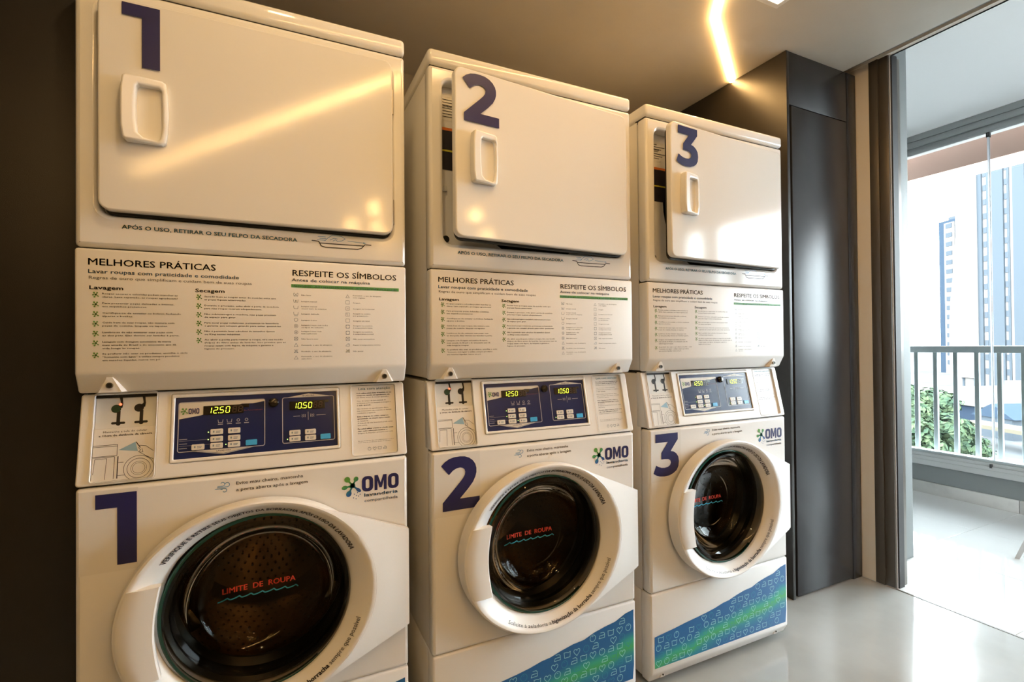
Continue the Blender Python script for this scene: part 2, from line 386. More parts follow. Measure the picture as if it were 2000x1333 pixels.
SYA = [["Não lavar"], ["Lavagem manual"], ["Lavagem manual", "ou por meio de máquinas"], ["Lavagem delicada"], ["Lavagem à seco"], ["Lavagem à seco com todos", "os tipos de solvente"], ["Lavagem à seco com", "hidrocarboneto"], ["Não lave à seco"], ["Permitido o uso de alvejante"], ["Proibido o uso de alvejante"], ["Permitido o uso de alvejante", "sem cloro"]]
SYB = [["Permitido o uso de alvejante", "com oxigênio"], ["Secagem"], ["Secagem na horizontal"], ["Secagem na sombra", "por gotejamento"], ["Secagem em varal"], ["Secagem na secadora", "à temperatura baixa"], ["Secagem na secadora", "à temperatura normal"], ["Não secar na secadora"], ["Passar à temperatura mínima"], ["Não passar"]]
def one_text(txt, x0, z, cap, x1, bold):
    f = Flat(); f.text(txt, x0, z, cap, x1=x1, bold=bold); return f.mesh()
HEADS = [("MELHORES PRÁTICAS", .023, 1.3375, .0145, .250, .008), ("RESPEITE OS SÍMBOLOS", .409, 1.335, .0145, .657, .006), ("Lavagem", .025, 1.287, .0078, .081, .02), ("Secagem", .211, 1.288, .0078, .267, .02)]
SUBS = [("Lavar roupas com praticidade e comodidade", .023, 1.3205, .0083, .296, .008), ("Antes de colocar na máquina", .407, 1.3215, .0075, .590, .006)]
def bullet():
    f = Flat(); splash(f, 0, 0, .0068); return f.mesh()
BULL = [(.0355, z) for z in (1.276, 1.256, 1.2355, 1.2155, 1.195, 1.175, 1.150)] + [(.2185, z) for z in (1.277, 1.257, 1.2375, 1.218, 1.199, 1.180)]
def notice_body():
    f = Flat(); f.text("Regras de ouro que simplificam e cuidam bem de suas roupas", .024, 1.3085, .0062, x1=.322)
    K = .0033
    for i, z in enumerate([1.276, 1.256, 1.2355, 1.2155, 1.195, 1.175, 1.150]):
        for j, t in enumerate(LAV[i]): f.text(t, .046, z + .001 - j * .0068, K, x1=.046 + len(t) * .00306, bold=.012, res=1)
    for i, z in enumerate([1.277, 1.257, 1.2375, 1.218, 1.199, 1.180]):
        for j, t in enumerate(SEC[i]): f.text(t, .228, z - j * .0068, K, x1=.228 + len(t) * .00295, bold=.012, res=1)
    for i in range(11):
        for j, t in enumerate(SYA[i]): f.text(t, .428, 1.2885 - .01515 * i + (.002 if len(SYA[i]) > 1 else -.001) - j * .0055, .0026, x1=.428 + len(t) * .0025, bold=.012, res=1)
    for i in range(10):
        for j, t in enumerate(SYB[i]): f.text(t, .548, 1.2885 - .01525 * i + (.002 if len(SYB[i]) > 1 else -.001) - j * .0055, .0026, x1=.548 + len(t) * .0025, bold=.012, res=1)
    return f.mesh()
def notice_bar():
    f = Flat(); f.rect(.406, .6635, 1.3065, 1.3145); return f.mesh()
def notice_bar_text():
    f = Flat(.0009); f.text("Verifique obrigatoriamente a etiqueta da sua roupa", .410, 1.3085, .0045, x1=.658, bold=.005, res=1); return f.mesh()
def notice_symbols():
    f = Flat(); w = .0007; s = .0042
    def sq(x, z): f.line([(x - s, z - s), (x + s, z - s), (x + s, z + s), (x - s, z + s)], w, True)
    def tub(x, z): f.line([(x - s * 1.2, z + s * .8), (x - s, z - s * .8), (x + s, z - s * .8), (x + s * 1.2, z + s * .8)], w)
    def cr(x, z): f.line(circ(x, z, s, 12), w, True)
    def tri(x, z): f.line([(x - s, z - s * .9), (x + s, z - s * .9), (x, z + s)], w, True)
    def cross(x, z): f.line([(x - s, z - s), (x + s, z + s)], w); f.line([(x - s, z + s), (x + s, z - s)], w)
    for i in range(11):
        x, z = .416, 1.2895 - .01515 * i
        (tub if i < 4 else cr if i < 8 else tri)(x, z)
        if i in (0, 7, 9): cross(x, z)
        if i in (1, 5, 6): f.rect(x - .001, x + .001, z - .002, z + .002)
        if i == 3: f.line([(x - s, z - s * 1.3), (x + s, z - s * 1.3)], w)
    for i in range(10):
        x, z = .535, 1.2895 - .01525 * i
        if i == 0: tri(x, z)
        elif i < 8: sq(x, z)
        else: f.line([(x - s * 1.2, z - s * .7), (x + s, z - s * .7), (x + s * .8, z + s * .7), (x - s * .2, z + s * .7)], w); f.line([(x - s * 1.2, z - s * .7), (x - s * .7, z + s * .1), (x + s, z + s * .1)], w)
        if i in (5, 6): cr(x, z)
        if i in (7, 9): cross(x, z)
        if i == 2: f.line([(x - s * .5, z), (x + s * .5, z)], w)
        if i in (3,): f.line([(x - s, z), (x, z + s)], w); f.line([(x, z - s * .6), (x, z + s * .4)], w)
    return f.mesh()
def lint_text():
    f = Flat(); f.text("APÓS O USO, RETIRAR O SEU FELPO DA SECADORA", .079, 1.4175, .0085, x1=.4195, bold=.018); return f.mesh()
def tray_icon():
    f = Flat(); w = .0016
    f.line([(.452, 1.4235), (.468, 1.4225), (.474, 1.4115), (.484, 1.409), (.560, 1.4095), (.570, 1.413), (.578, 1.4225), (.594, 1.4225)], .0022)
    f.line([(.470, 1.4185), (.576, 1.4190)], .0022)
    return f.mesh()
def tray_hand():
    f = Flat(); w = .0011
    for x0, x1, z in ((.466, .484, 1.4345), (.470, .486, 1.4300), (.464, .484, 1.4262)): f.line([(x0, z), (x1, z)], w)
    f.line([(.482, 1.4245), (.490, 1.433), (.500, 1.440), (.522, 1.4385), (.530, 1.433), (.522, 1.4275), (.512, 1.4255), (.507, 1.4295), (.501, 1.4255)], w)
    f.line([(.494, 1.4275), (.503, 1.4325), (.512, 1.4315)], w)
    f.line([(.536, 1.4285), (.576, 1.4265)], w); f.poly([(.574, 1.4285), (.582, 1.4262), (.574, 1.4245)])
    return f.mesh()
def evite_text():
    f = Flat(); f.text("Evite mau cheiro, mantenha", .289, .8495, .0075, x1=.430, bold=.006)
    f.text("a porta aberta após a lavagem", .289, .8345, .0075, x1=.440, bold=.006); return f.mesh()
def wind_icon():
    f = Flat(); w = .0013
    def curl(x, z, l, r, s):
        P = [(x - l, z)] + [(x, z)] + [(x + r * sin(t), z + s * (r - r * cos(t))) for t in [k * pi / 6 for k in range(1, 9)]]
        f.line(P, w)
    curl(.262, .8495, .010, .0042, 1); curl(.271, .8470, .020, .0048, 1); curl(.266, .8440, .019, .0042, -1)
    f.line([(.258, .8420), (.262, .8420)], w)
    return f.mesh()
def logo_word():
    f = Flat(); omo(f, .567, .660, .795, .8335); return f.mesh()
def logo_sub():
    f = Flat(); f.text("lavanderia", .573, .7825, .0085, x1=.657, bold=.022); return f.mesh()
def logo_sub2():
    f = Flat(); f.text("compartilhada", .573, .7685, .0075, x1=.657, bold=.002); return f.mesh()
def logo_splash():
    f = Flat(0); splash(f, 0, 0, .028)
    for i, (x, y) in enumerate([(.004, -.022), (.009, -.026), (.002, -.031), (.012, -.019), (.014, -.028), (.008, -.034), (-.006, -.004), (.018, -.024)]): f.poly(circ(x, y, .0013, 8))
    return f.mesh()
DEC = [(.013, .078), (.668, .074), (.673, .120), (.673, .298), (.640, .292), (.600, .276), (.560, .270), (.520, .262), (.480, .249), (.440, .246), (.400, .238), (.360, .228), (.330, .225), (.290, .216), (.250, .210), (.200, .204), (.150, .199), (.100, .192), (.060, .188), (.013, .183)]
def dec_top(x):
    P = DEC[3:]
    for (xa, za), (xb, zb) in zip(P, P[1:]):
        if xb <= x <= xa: return za + (zb - za) * (x - xa) / (xb - xa)
    return .3
def decal():
    f = Flat(.0008); f.poly(DEC); return f.mesh()
def decal_icons(which):
    f = Flat(.0012); s = .0225; w = .0016; k = 0
    for j in range(9):
        for i in range(20):
            x = .030 + i * .0345 + (.010 if j % 2 else 0); z = .0925 + j * .0255
            k = (i + 2 * j + (j // 2)) % 4
            rnd = (i * 7 + j * 13) % 11
            if x > .655 or z + s * .6 > dec_top(x): continue
            if rnd == 5: continue
            if (rnd in (2, 8)) != which: continue
            icon(f, k, x, z, s, w)
    return f.mesh()
def ring_text_top():
    f = Flat(); R = .216
    f.text("VERIFIQUE E RETIRE SEUS OBJETOS DA BORRACHA APÓS O USO DA LAVADORA", 0, 0, .0085, width=radians(118) * R, bold=.022, bend=(0, 0, R, radians(143), -1), spacing=1.02); return f.mesh()
def ring_text_low():
    f = Flat(); R = .228; A = radians(236); full = radians(104) * R
    a = "Solicite à zeladoria a "; b = "higienização da borracha"; c = " sempre que possível"
    f.text(a.strip(), 0, 0, .0082, width=full * .345, bold=0, bend=(0, 0, R, A, 1))
    f.text(b, 0, 0, .0082, width=full * .350, bold=.03, bend=(0, 0, R, A + radians(104) * .355, 1))
    f.text(c.strip(), 0, 0, .0082, width=full * .285, bold=0, bend=(0, 0, R, A + radians(104) * .715, 1)); return f.mesh()

# seven segment digits
SEG = {'0': 'abcdef', '1': 'bc', '2': 'abged', '5': 'afgcd', '8': 'abcdefg'}
def seg_digit(f, ch, x, y, w, h, sl=.12):
    t = h * .12; P = {'a': ((0, 1), (1, 1)), 'b': ((1, 1), (1, .5)), 'c': ((1, .5), (1, 0)), 'd': ((0, 0), (1, 0)), 'e': ((0, 0), (0, .5)), 'f': ((0, .5), (0, 1)), 'g': ((0, .5), (1, .5))}
    for s_ in SEG[ch]:
        (a, b), (c, d) = P[s_]
        p0 = Vector((x + a * w + b * h * sl, y + b * h)); p1 = Vector((x + c * w + d * h * sl, y + d * h)); dd = (p1 - p0) * .10
        f.line([tuple(p0 + dd), tuple(p1 - dd)], t)
def console_digits(txt, x, y, w, h, pitch):
    f = Flat(.0016)
    for ch in txt:
        if ch == '.': f.rect(x - pitch * .22, x - pitch * .08, y - h * .04, y + h * .10); continue
        seg_digit(f, ch, x, y, w, h); x += pitch
    return f.mesh()
def panel_lines():
    f = Flat(.0010); w = .0016
    def bx(x0, x1, y0, y1): f.line(rrect(x0, x1, y0, y1, .004, 3), w, True)
    bx(.1745, .3475, .055, .165); bx(.386, .504, .0555, .165)
    f.line([(.205, .055), (.263, .044), (.325, .055)], w)
    for y in (.0825, .0725, .0625): f.rect(.177, .192, y - .0004, y + .0006)
    f.line([(.177, .079), (.235, .079)], .0004); f.line([(.177, .068), (.235, .068)], .0004)
    for i, x in enumerate((.256, .274, .292, .309)):
        f.line([(x - .005, .122), (x - .004, .115), (x + .004, .115), (x + .005, .122)] if i < 2 else circ(x, .1185, .003, 8), .0009, i >= 2)
        f.rect(x - .005, x + .005, .1105, .1120)
    f.line([(.4435, .128), (.4435, .108)], .0009)
    for x in (.429, .4325, .436): f.line([(x, .1225), (x + .0015, .120), (x, .1175), (x + .0015, .115)], .0009)
    for x in (.4485, .452, .4555): f.line([(x, .1225), (x + .0015, .120), (x, .1175), (x + .0015, .115)], .0009)
    f.rect(.410, .425, .1180, .1192); f.rect(.4625, .484, .1180, .1192)
    return f.mesh()
def panel_cream():
    f = Flat(.0009)
    f.poly([(.1755, .1640), (.3465, .1640), (.3465, .1600), (.322, .156), (.300, .1565), (.215, .134), (.1755, .128)])
    f.poly([(.396, .1655), (.445, .1735), (.496, .1655)]); f.poly([(.215, .0545), (.263, .0455), (.315, .0545)])
    return f.mesh()
def panel_words():
    f = Flat(.0013); f.text("LAVADORA", .249, .0500, .0034, x1=.278, bold=.01, res=1); f.text("SECADORA", .430, .1668, .0034, x1=.458, bold=.01, res=1)
    omo(f, .193, .214, .1385, .1510); return f.mesh()
def button_marks(w, h, kind):
    f = Flat(.0024)
    f.rect(-w * .30, -w * .18, -h * .15, h * .2)
    f.rect(-w * .06, w * .30, h * .02, h * .14); f.rect(-w * .06, w * .26, -h * .2, -h * .08)
    return f.mesh()
def camera_notice_lines():
    f = Flat(); w = .0008
    f.text("Mantenha a tela do celular", .040, .1085, .0042, x1=.117, bold=0, res=1)
    f.text("a 10cm de distância da câmera", .033, .1010, .0042, x1=.126, bold=.022, res=1)
    f.line([(.024, .0830), (.066, .0830), (.066, .060), (.024, .0600)], w); f.line([(.024, .0800), (.066, .0800)], w)
    f.line([(.025, .0580), (.062, .0580), (.062, .012)], w); f.line([(.027, .024), (.029, .0550), (.049, .0550), (.047, .012)], w)
    f.line([(.0680, .058), (.0680, .012)], .0018)
    for r in (.011, .014, .0205, .0265): f.line(circ(.105, .0300, r, 28), w if r > .015 else w * .7, True)
    f.line([(.069, .045), (.078, .045)], w); f.line([(.069, .018), (.082, .018)], w)
    f.line([(.104, .078), (.116, .076), (.130, .064)], w); f.line([(.104, .064), (.118, .054), (.130, .047)], w)
    f.line([(.098, .086), (.106, .073)], .0016); f.line([(.102, .074), (.107, .068), (.103, .064), (.111, .063), (.109, .071)], w)
    return f.mesh()
def camera_notice_cone():
    f = Flat(.0005); f.poly([(.068, .071), (.097, .086), (.102, .066)]); return f.mesh()
READ = ["Você confirma através destas de lavanderia, em caso", "transporte, quando seu agendamento não", "irá afetar antes de iniciar aparelho.", "", "Caso de tempo de lava retirada da", "as lâminas para sua lavagem à secagem e", "o ciclo operado.", "", "Não há limite de agendamento diário,", "mas é necessário que respeite os demais", "residentes e aguarde.", "", "Evite a limpeza do soluto, sempre a", "apresentação da máquina após o tecido", "do lavadora.", "A limpeza da tela lavanderia pode evitar", "uma avaria.", "", "É possível utilizar o ícone se o botão acesa", "cujo cesto salva para verificar a", "lavagem de limpeza e preserve seu cuida."]
def readme_body():
    f = Flat(.0005); y = .1665
    for i, t in enumerate(READ):
        if not t: y -= .0034; continue
        f.text(t, .561, y, .0030, x1=min(.651, .561 + len(t) * .00225), bold=.03 if (i // 2) % 3 == 0 else 0, res=1); y -= .0056
    f.text("Em caso de dúvidas, fale com a administração ou use o", .561, .044, .0022, x1=.651, res=1); f.text("nosso canal de atendimento dentro do aplicativo.", .561, .040, .0022, x1=.645, res=1)
    return f.mesh()
def readme_title():
    f = Flat(.0005); f.text("Leia com atenção", .566, .1765, .0066, x1=.648, bold=.006)
    return f.mesh()
def readme_icons():
    f = Flat(.0005)
    for i, x in enumerate((.588, .601, .614, .627)): icon(f, (1, 0, 3, 2)[i], x, .024, .0085, .0009)
    return f.mesh()
def console_edge_box(x0, x1, y0, y1, r, wall, depth):
    return curve_mesh([rrect(x0, x1, y0, y1, r), rrect(x0 + wall, x1 - wall, y0 + wall, y1 - wall, max(r - wall, .001))], depth, .0012)

# ------------------------------------------------------------------ one stacked washer and dryer
WD = 0.683; DEP = 0.71
def build_stack(idx, x0, label, dryer_deg, washer_deg):
    root = thing('stacked_washer_dryer', label, 'washing machine', (x0, 0, 0), 0, 'stacked washer dryers in a row')
    # cabinet
    def shell():
        bm = bmesh.new()
        add_box(bm, .003, .680, .048, DEP, 1.072, 1.930, .006)
        bm2 = bm
        add_box(bm2, .003, .680, .052, DEP, .03, .322, .004)
        # washer body walls with an open middle for the drum
        add_box(bm2, .003, .012, .046, DEP, .322, 1.062, .003)
        add_box(bm2, .671, .680, .046, DEP, .322, 1.062, .003)
        add_box(bm2, .010, .673, .052, DEP, 1.040, 1.062, .003)
        add_box(bm2, .010, .673, .60, DEP, .322, 1.050, .003)
        return bm_mesh(bm2, 'm')
    part('shell', shell, 'cabinet', 'side', root)
    def feet():
        bm = bmesh.new()
        for x in (.07, .61):
            for y in (.10, .64): bmesh.ops.create_cone(bm, cap_ends=True, segments=16, radius1=.022, radius2=.018, depth=.032, matrix=Matrix.Translation((x, y, .016)))
        return bm_mesh(bm, 'm')
    part('feet', feet, 'feet', 'rubber', root)
    part('lid', lambda: box_mesh(-.001, .684, -.002, DEP, 1.9325, 1.975, .011, 3), 'top_lid', 'enamel', root)
    part('gap', lambda: box_mesh(.006, .677, .010, .060, 1.920, 1.9335), 'lid_gap_fill', 'dark', root)  # black filler darkens the seam below the lid
    # dryer front: plate with the door opening
    def dfront():
        bm = bmesh.new()
        me = curve_mesh([rrect(0, WD, 1.375, 1.9285, .008, 3), rrect(.040, .645, 1.444, 1.894, .024)], .046, .010, z0=-.046)
        me.transform(Matrix.Rotation(pi / 2, 4, 'X')); bm.from_mesh(me)
        return bm_mesh(bm, 'm')
    df = part('dfront', dfront, 'dryer_front', 'enamel', root)
    def inner():
        me = curve_mesh([rrect(.030, .655, 1.400, 1.918, .024), circ(.345, 1.658, .238, 48)], .006, .001, z0=-.044)
        me.transform(Matrix.Rotation(pi / 2, 4, 'X')); return me
    part('inner', inner, 'loading_bulkhead', 'plastic', root)
    part('ddrum', lambda: lathe_y([(.240, .040), (.240, .0465), (.222, .0465)], .345, 1.658, 48), 'drum_opening', 'cavity', root)
    part('dcav', lambda: lathe_y([(.236, .0425), (.236, .0465), (0, .0465)], .345, 1.658, 40), 'drum_mouth', 'dark', root)
    def wl(m_, x_0, x_1, z0, z1):
        f = Flat(.0006); f.rect(x_0, x_1, z0, z1); return f.mesh()
    part('wl1', lambda: wl(0, .044, .150, 1.80, 1.868), 'warning_label', 'sticker', root, (0, .038, 0), FR)
    part('wl2', lambda: wl(0, .044, .150, 1.660, 1.772), 'warning_label', 'ink', root, (0, .038, 0), FR)
    def wl3():
        f = Flat(.0010); f.rect(.044, .150, 1.772, 1.780); return f.mesh()
    part('wl3', wl3, 'label_header', mat_orange, root, (0, .038, 0), FR)
    def wl4():
        f = Flat(.0014); f.rect(.044, .150, 1.712, 1.717); return f.mesh()
    part('wl4', wl4, 'label_stripe', mat_yellow, root, (0, .038, 0), FR)
    def wl5():
        f = Flat(.0012)
        for i in range(7): f.rect(.050, .050 + .03 + .05 * ((i * 37) % 10) / 10, 1.858 - i * .008, 1.860 - i * .008)
        f.text("WARNING", .050, 1.838, .007, x1=.09, bold=.02)
        return f.mesh()
    part('wl5', wl5, 'label_text', 'ink', root, (0, .038, 0), FR)
    part('latch', lambda: box_mesh(.046, .060, .030, .040, 1.598, 1.612, .001), 'door_catch', 'bracket', root)
    part('lock', lambda: cyl_mesh((.055, .028, 1.462), (.055, .044, 1.462), .010), 'door_switch', 'rubber', root)
    # dryer door, origin on the hinge line
    hx = .646
    def ddoor():
        bm = bmesh.new()
        me = curve_mesh([rrect(.0435 - hx, 0, 1.450, 1.8985, .022, 6)], .022, .004, z0=-.001, res=3)
        me.transform(Matrix.Rotation(pi / 2, 4, 'X')); bm.from_mesh(me)
        return bm_mesh(bm, 'm')
    dd = part('ddoor', ddoor, 'dryer_door', 'door_enamel', root, (hx, -.001, 0), (0, 0, radians(dryer_deg)))
    part('dliner', lambda: lathe_y([(.205, .004), (.205, .0), (.195, .016), (.175, .026), (0, .030)], .345 - hx, 1.668, 40), 'door_liner', 'cavity', dd)
    def dgask():
        me = curve_mesh([rrect(.052 - hx, .6445 - hx, 1.4445, 1.886, .02), rrect(.066 - hx, .625 - hx, 1.466, 1.874, .015)], .010, .002, z0=-.013)
        me.transform(Matrix.Rotation(pi / 2, 4, 'X')); return me
    part('dgask', dgask, 'door_gasket', 'dark', dd)
    def frame_handle():
        bm = bmesh.new()
        me = curve_mesh([[(.087, 1.617), (.0835, 1.64), (.083, 1.68), (.0835, 1.72), (.087, 1.745), (.092, 1.749), (.154, 1.749), (.160, 1.745), (.163, 1.72), (.164, 1.68), (.163, 1.64), (.160, 1.618), (.154, 1.613), (.092, 1.613)],
                         [(.111, 1.632), (.1085, 1.66), (.108, 1.70), (.110, 1.728), (.114, 1.733), (.148, 1.733), (.153, 1.728), (.1545, 1.69), (.1545, 1.65), (.151, 1.626), (.146, 1.620), (.122, 1.622)]], .024, .0045, z0=.019, res=3)
        me.transform(Matrix.Rotation(pi / 2, 4, 'X') ); bm.from_mesh(me)
        for v in bm.verts:      # left side of the pull stands prouder than the right
            t = (.164 - v.co.x) / .08; v.co.y = -.020 + (v.co.y + .020) * (.55 + .55 * t)
            v.co.x -= hx - .002; v.co.z -= .018
        # pocket behind the grip
        P = [(.108, 1.619), (.156, 1.619), (.156, 1.735), (.108, 1.735)]
        vs = [bm.verts.new((x - hx + .002, -.0232, z - .018)) for x, z in P]; bm.faces.new(vs)
        return bm_mesh(bm, 'm')
    part('dhandle', frame_handle, 'handle', 'plastic', dd)
    part(('num_d', idx), lambda: numeral(idx, (.085, .062, .066)[idx - 1] - hx, 1.7565, .132, (.066, .112, .106)[idx - 1]), 'number_print', 'navy', dd, (0, -.0225, 0), FR)
    for z in (1.800, 1.512):
        part(('hinge', z), lambda: cyl_mesh((.648, -.004, z - .032), (.648, -.004, z + .032), .0042, n=10), 'hinge', 'hinge', root)
    part('lint', lint_text, 'notice_text', 'teal_ink', root, None, FR); part('tray', tray_icon, 'tray_print', 'ink', root, None, FR); part('trayh', tray_hand, 'hand_print', 'blue_ink', root, None, FR)
    # access panel with the printed house rules
    ap = part('access', lambda: prism_x([(0, 1.372), (0, 1.112), (.022, 1.070), (.046, 1.070), (.046, 1.372)], 0, WD, .0055, 3), 'access_panel', 'satin', root)
    for h in HEADS: part(h, lambda: one_text(*h), 'notice_heading', 'ink', ap, None, FR)
    for h in SUBS: part(h, lambda: one_text(*h), 'notice_subheading', 'blue_ink', ap, None, FR)
    for bx0, bz0 in BULL: part('bullet', bullet, 'bullet_mark', 'leaf_ink', ap, (bx0, 0, bz0), FR)
    part('nb', notice_body, 'notice_text', 'ink_soft', ap, None, FR)
    part('nbar', notice_bar, 'notice_bar', 'green_ink', ap, None, FR)
    part('nbt', notice_bar_text, 'bar_text', 'pale_blue', ap, None, FR)
    part('nsy', notice_symbols, 'care_symbols', 'grey_ink', ap, None, FR)['kind'] = 'stuff'
    def boss():
        me = bpy.data.meshes.new('m'); bm = bmesh.new()
        top = [(-.006, .0035, .016), (.006, .0035, .016)]
        base = [(-.030, .026, -.019), (-.008, .006, .016), (.008, .006, .016), (.030, .026, -.019)]
        front = [(-.020, .003, -.019), (-.005, .000, .012), (.005, .000, .012), (.020, .003, -.019)]
        b = [bm.verts.new(v) for v in base]; f_ = [bm.verts.new(v) for v in front]
        bm.faces.new(f_)
        for i in range(3): bm.faces.new((b[i], b[i + 1], f_[i + 1], f_[i]))
        bm.faces.new((b[0], f_[0], f_[3], b[3])); bm.to_mesh(me); bm.free(); return me
    for sx in (.057, .626):
        bo = part('boss', boss, 'screw_boss', 'satin', ap, (sx, .0035, 1.090))
        part('bscrew', lambda: cyl_mesh((0, -.002, -.004), (0, .008, -.004), .0052, n=14), 'screw', 'dark', bo)
        part('bscrew2', lambda: lathe_y([(.0062, .0015), (.0062, -.0028), (.0045, -.0028), (.0045, 0)], 0, -.004, 14), 'screw_rim', 'screw', bo)
    part('gap2', lambda: box_mesh(.006, .677, .012, .050, 1.362, 1.385), 'panel_gap_fill', 'dark', root)  # black box fills the seam above the access panel
    part('gap3', lambda: box_mesh(.010, .673, .046, .080, 1.056, 1.076), 'stacking_gap', 'dark', root)
    # console
    def cons():
        bm = bmesh.new()
        me = curve_mesh([rrect(0, WD, .0015, .193, .006, 3), rrect(.0235, .1335, .0075, .1965 - .004, .006), rrect(.160, .517, .032, .185, .005), rrect(.547, .660, .0095, .1885, .006)], .012, .003, z0=-.012)
        me.transform(Matrix.Translation((0, 0, .878)) @ Matrix.Rotation(CA, 4, 'X')); bm.from_mesh(me)
        me2 = prism_x([(.0120, .8795), (.0535, 1.066), (.062, 1.066), (.062, .8795)], .0005, WD - .0005, .002)
        bm.from_mesh(me2)
        return bm_mesh(bm, 'm')
    co = part('cons', cons, 'console', 'satin', root)
    L0 = (0, 0, .878)
    # left recess: reader bracket above, phone notice below
    part('rcplate', lambda: curve_mesh([rrect(.0240, .1330, .118, .1925, .004)], .004, .0008, z0=-.0125), 'reader_plate', 'bracket', co, L0, CR)
    part('rcedge', lambda: console_edge_box(.0225, .1345, .0065, .1925, .006, .0016, .003), 'recess_rim', 'plastic', co, L0, CR)
    part('rcnot', lambda: curve_mesh([rrect(.0245, .1325, .0085, .118, .002)], .003, .0006, z0=-.0075), 'phone_notice', 'sticker', co, L0, CR)
    def lo(loc, h): return (loc[0], loc[1], loc[2])
    def zoff(h):      # frame origin shifted along the console normal
        return (0, -h * sin(CA), .878 + h * cos(CA))
    part('cnl', camera_notice_lines, 'phone_diagram', 'ink_soft', co, zoff(-.0045), CR)
    part('cnc', camera_notice_cone, 'diagram_beam', 'pale_blue', co, zoff(-.0045), CR)
    def slot(x, up_):
        f = Flat(.0004)
        f.poly([(x - .001, .192), (x + .0045, .192), (x + .007, .170), (x + .006, .164), (x + .000, .164), (x + .0025, .172)])
        f.poly([(x + .0065, .172), (x + .006, .162), (x - .002, .159), (x - .004, .166)])
        f.poly(circ(x - .005, .160, .0088, 20)); f.poly([(x - .0035, .153), (x + .0030, .155), (x + .0030, .130), (x - .0035, .130)])
        f.poly(rrect(x - .0125, x + .0120, .1265, .1315, .0024, 3)); f.poly(circ(x, .1275, .0042, 10))
        return f.mesh()
    part('slotA', lambda: slot(.0640, 0), 'reader_slot', 'dark', co, zoff(-.0085), CR)
    part('slotB', lambda: slot(.1045, 0), 'reader_slot', 'dark', co, zoff(-.0085), CR)
    if idx < 3:
        def redled():
            f = Flat(.0012); f.poly(circ(.0665, .1690, .0026, 12)); return f.mesh()
        part('redled', redled, 'status_light', 'led_red', co, zoff(-.0085), CR)
        def grslot():
            f = Flat(.0008); f.poly(circ(.0590, .1600, .0082, 20)); return f.mesh()
        part('grslot', grslot, 'sensor_lens', 'slot_green', co, zoff(-.0085), CR)
    # control panel
    part('cpframe', lambda: curve_mesh([rrect(.1605, .5165, .0325, .1845, .004), rrect(.1675, .5105, .0400, .1765, .002)], .007, .002, z0=-.004), 'panel_frame', 'plastic', co, L0, CR)
    cp = part('cpbase', lambda: curve_mesh([rrect(.165, .513, .038, .179, .002)], .003, .0004, z0=-.004), 'control_panel', 'panel_navy', co, L0, CR)
    part('cpc', panel_cream, 'panel_band', 'cream', co, zoff(-.001), CR)
    part('cpl', panel_lines, 'panel_lines', 'line', co, zoff(-.001), CR)
    part('cpw', panel_words, 'panel_words', 'navy', co, zoff(-.001), CR)
    def cspl():
        f = Flat(0); splash(f, 0, 0, .0085); return f.mesh()
    part('cspl', cspl, 'splash_mark', 'leaf_ink', co, (.186, -.0014 * sin(CA) + .1455 * cos(CA), .878 + .1455 * sin(CA) + .0014 * cos(CA)), CR)
    def lcds(x_0, x_1, y0, y1):
        return curve_mesh([rrect(x_0, x_1, y0, y1, .0008, 2)], .0014, .0003, z0=-.0005)
    part('lcd1', lambda: lcds(.2215, .303, .1345, .1550), 'display', 'lcd', co, L0, CR)
    part('lcd2', lambda: lcds(.4015, .4830, .1345, .1550), 'display', 'lcd', co, L0, CR)
    part('lcdx', lambda: lcds(.303, .3145, .1475, .1555), 'sensor_window', 'lcd', co, L0, CR)
    part('lcdy', lambda: lcds(.4830, .4920, .1490, .1560), 'sensor_window', 'lcd', co, L0, CR)
    part('dg1', lambda: console_digits("12.50", .2295, .1375, .0072, .0135, .0122), 'lit_digits', 'seg_on', co, L0, CR)
    part('dg2', lambda: console_digits("10.50", .4085, .1375, .0072, .0135, .0118), 'lit_digits', 'seg_on', co, L0, CR)
    part('dg3', lambda: console_digits("88", .2800, .1375, .0072, .0135, .0122), 'unlit_digits', 'seg_off', co, L0, CR)
    part('dg4', lambda: console_digits("88", .4560, .1375, .0072, .0135, .0118), 'unlit_digits', 'seg_off', co, L0, CR)
    def redtext():
        f = Flat(.0014); f.text("Em Funcionamento", .304, .1390, .0030, x1=.343, res=1); return f.mesh()
    part('redtx', redtext, 'red_caption', mat_redcap, co, zoff(-.001), CR)
    part('lens', lambda: (lambda bm: (lathe_y([(.011, 0), (.011, -.005), (.0085, -.0085), (.004, -.0095), (0, -.0095)], 0, 0, 20)))(0), 'camera_lens', 'lcd', co, (.3665, -.0 + .1545 * cos(CA), .878 + .1545 * sin(CA)), (CA - pi / 2, 0, 0))
    btn = [(.249, .095), (.249, .0785), (.249, .0635), (.284, .095), (.284, .0785), (.284, .0635), (.213, .0635), (.413, .079), (.413, .0645), (.448, .079), (.448, .0645)]
    for bx_, by_ in btn:
        b_ = part('btn', lambda: curve_mesh([rrect(-.0125, .0125, -.0063, .0063, .0022, 3)], .0022, .0006), 'button', 'button', co,
                  (bx_, by_ * cos(CA) + .0008 * sin(CA), .878 + by_ * sin(CA) - .0008 * cos(CA)), CR)
        part('btnm', lambda: button_marks(.025, .0126, 0), 'button_marks', 'grey_ink', b_)
    for bx_, by_ in ((.3195, .0645), (.4825, .0645)):
        part('cbtn', lambda: curve_mesh([rrect(-.0118, .0118, -.0063, .0063, .0018, 3)], .0022, .0006), 'start_button', 'cyan', co,
             (bx_, by_ * cos(CA) + .0008 * sin(CA), .878 + by_ * sin(CA) - .0008 * cos(CA)), CR)
    def leds():
        f = Flat(.0012)
        for x, y in ((.2325, .095), (.2325, .0785), (.2675, .0645), (.3965, .0645)): f.poly(circ(x, y, .0013, 8))
        return f.mesh()
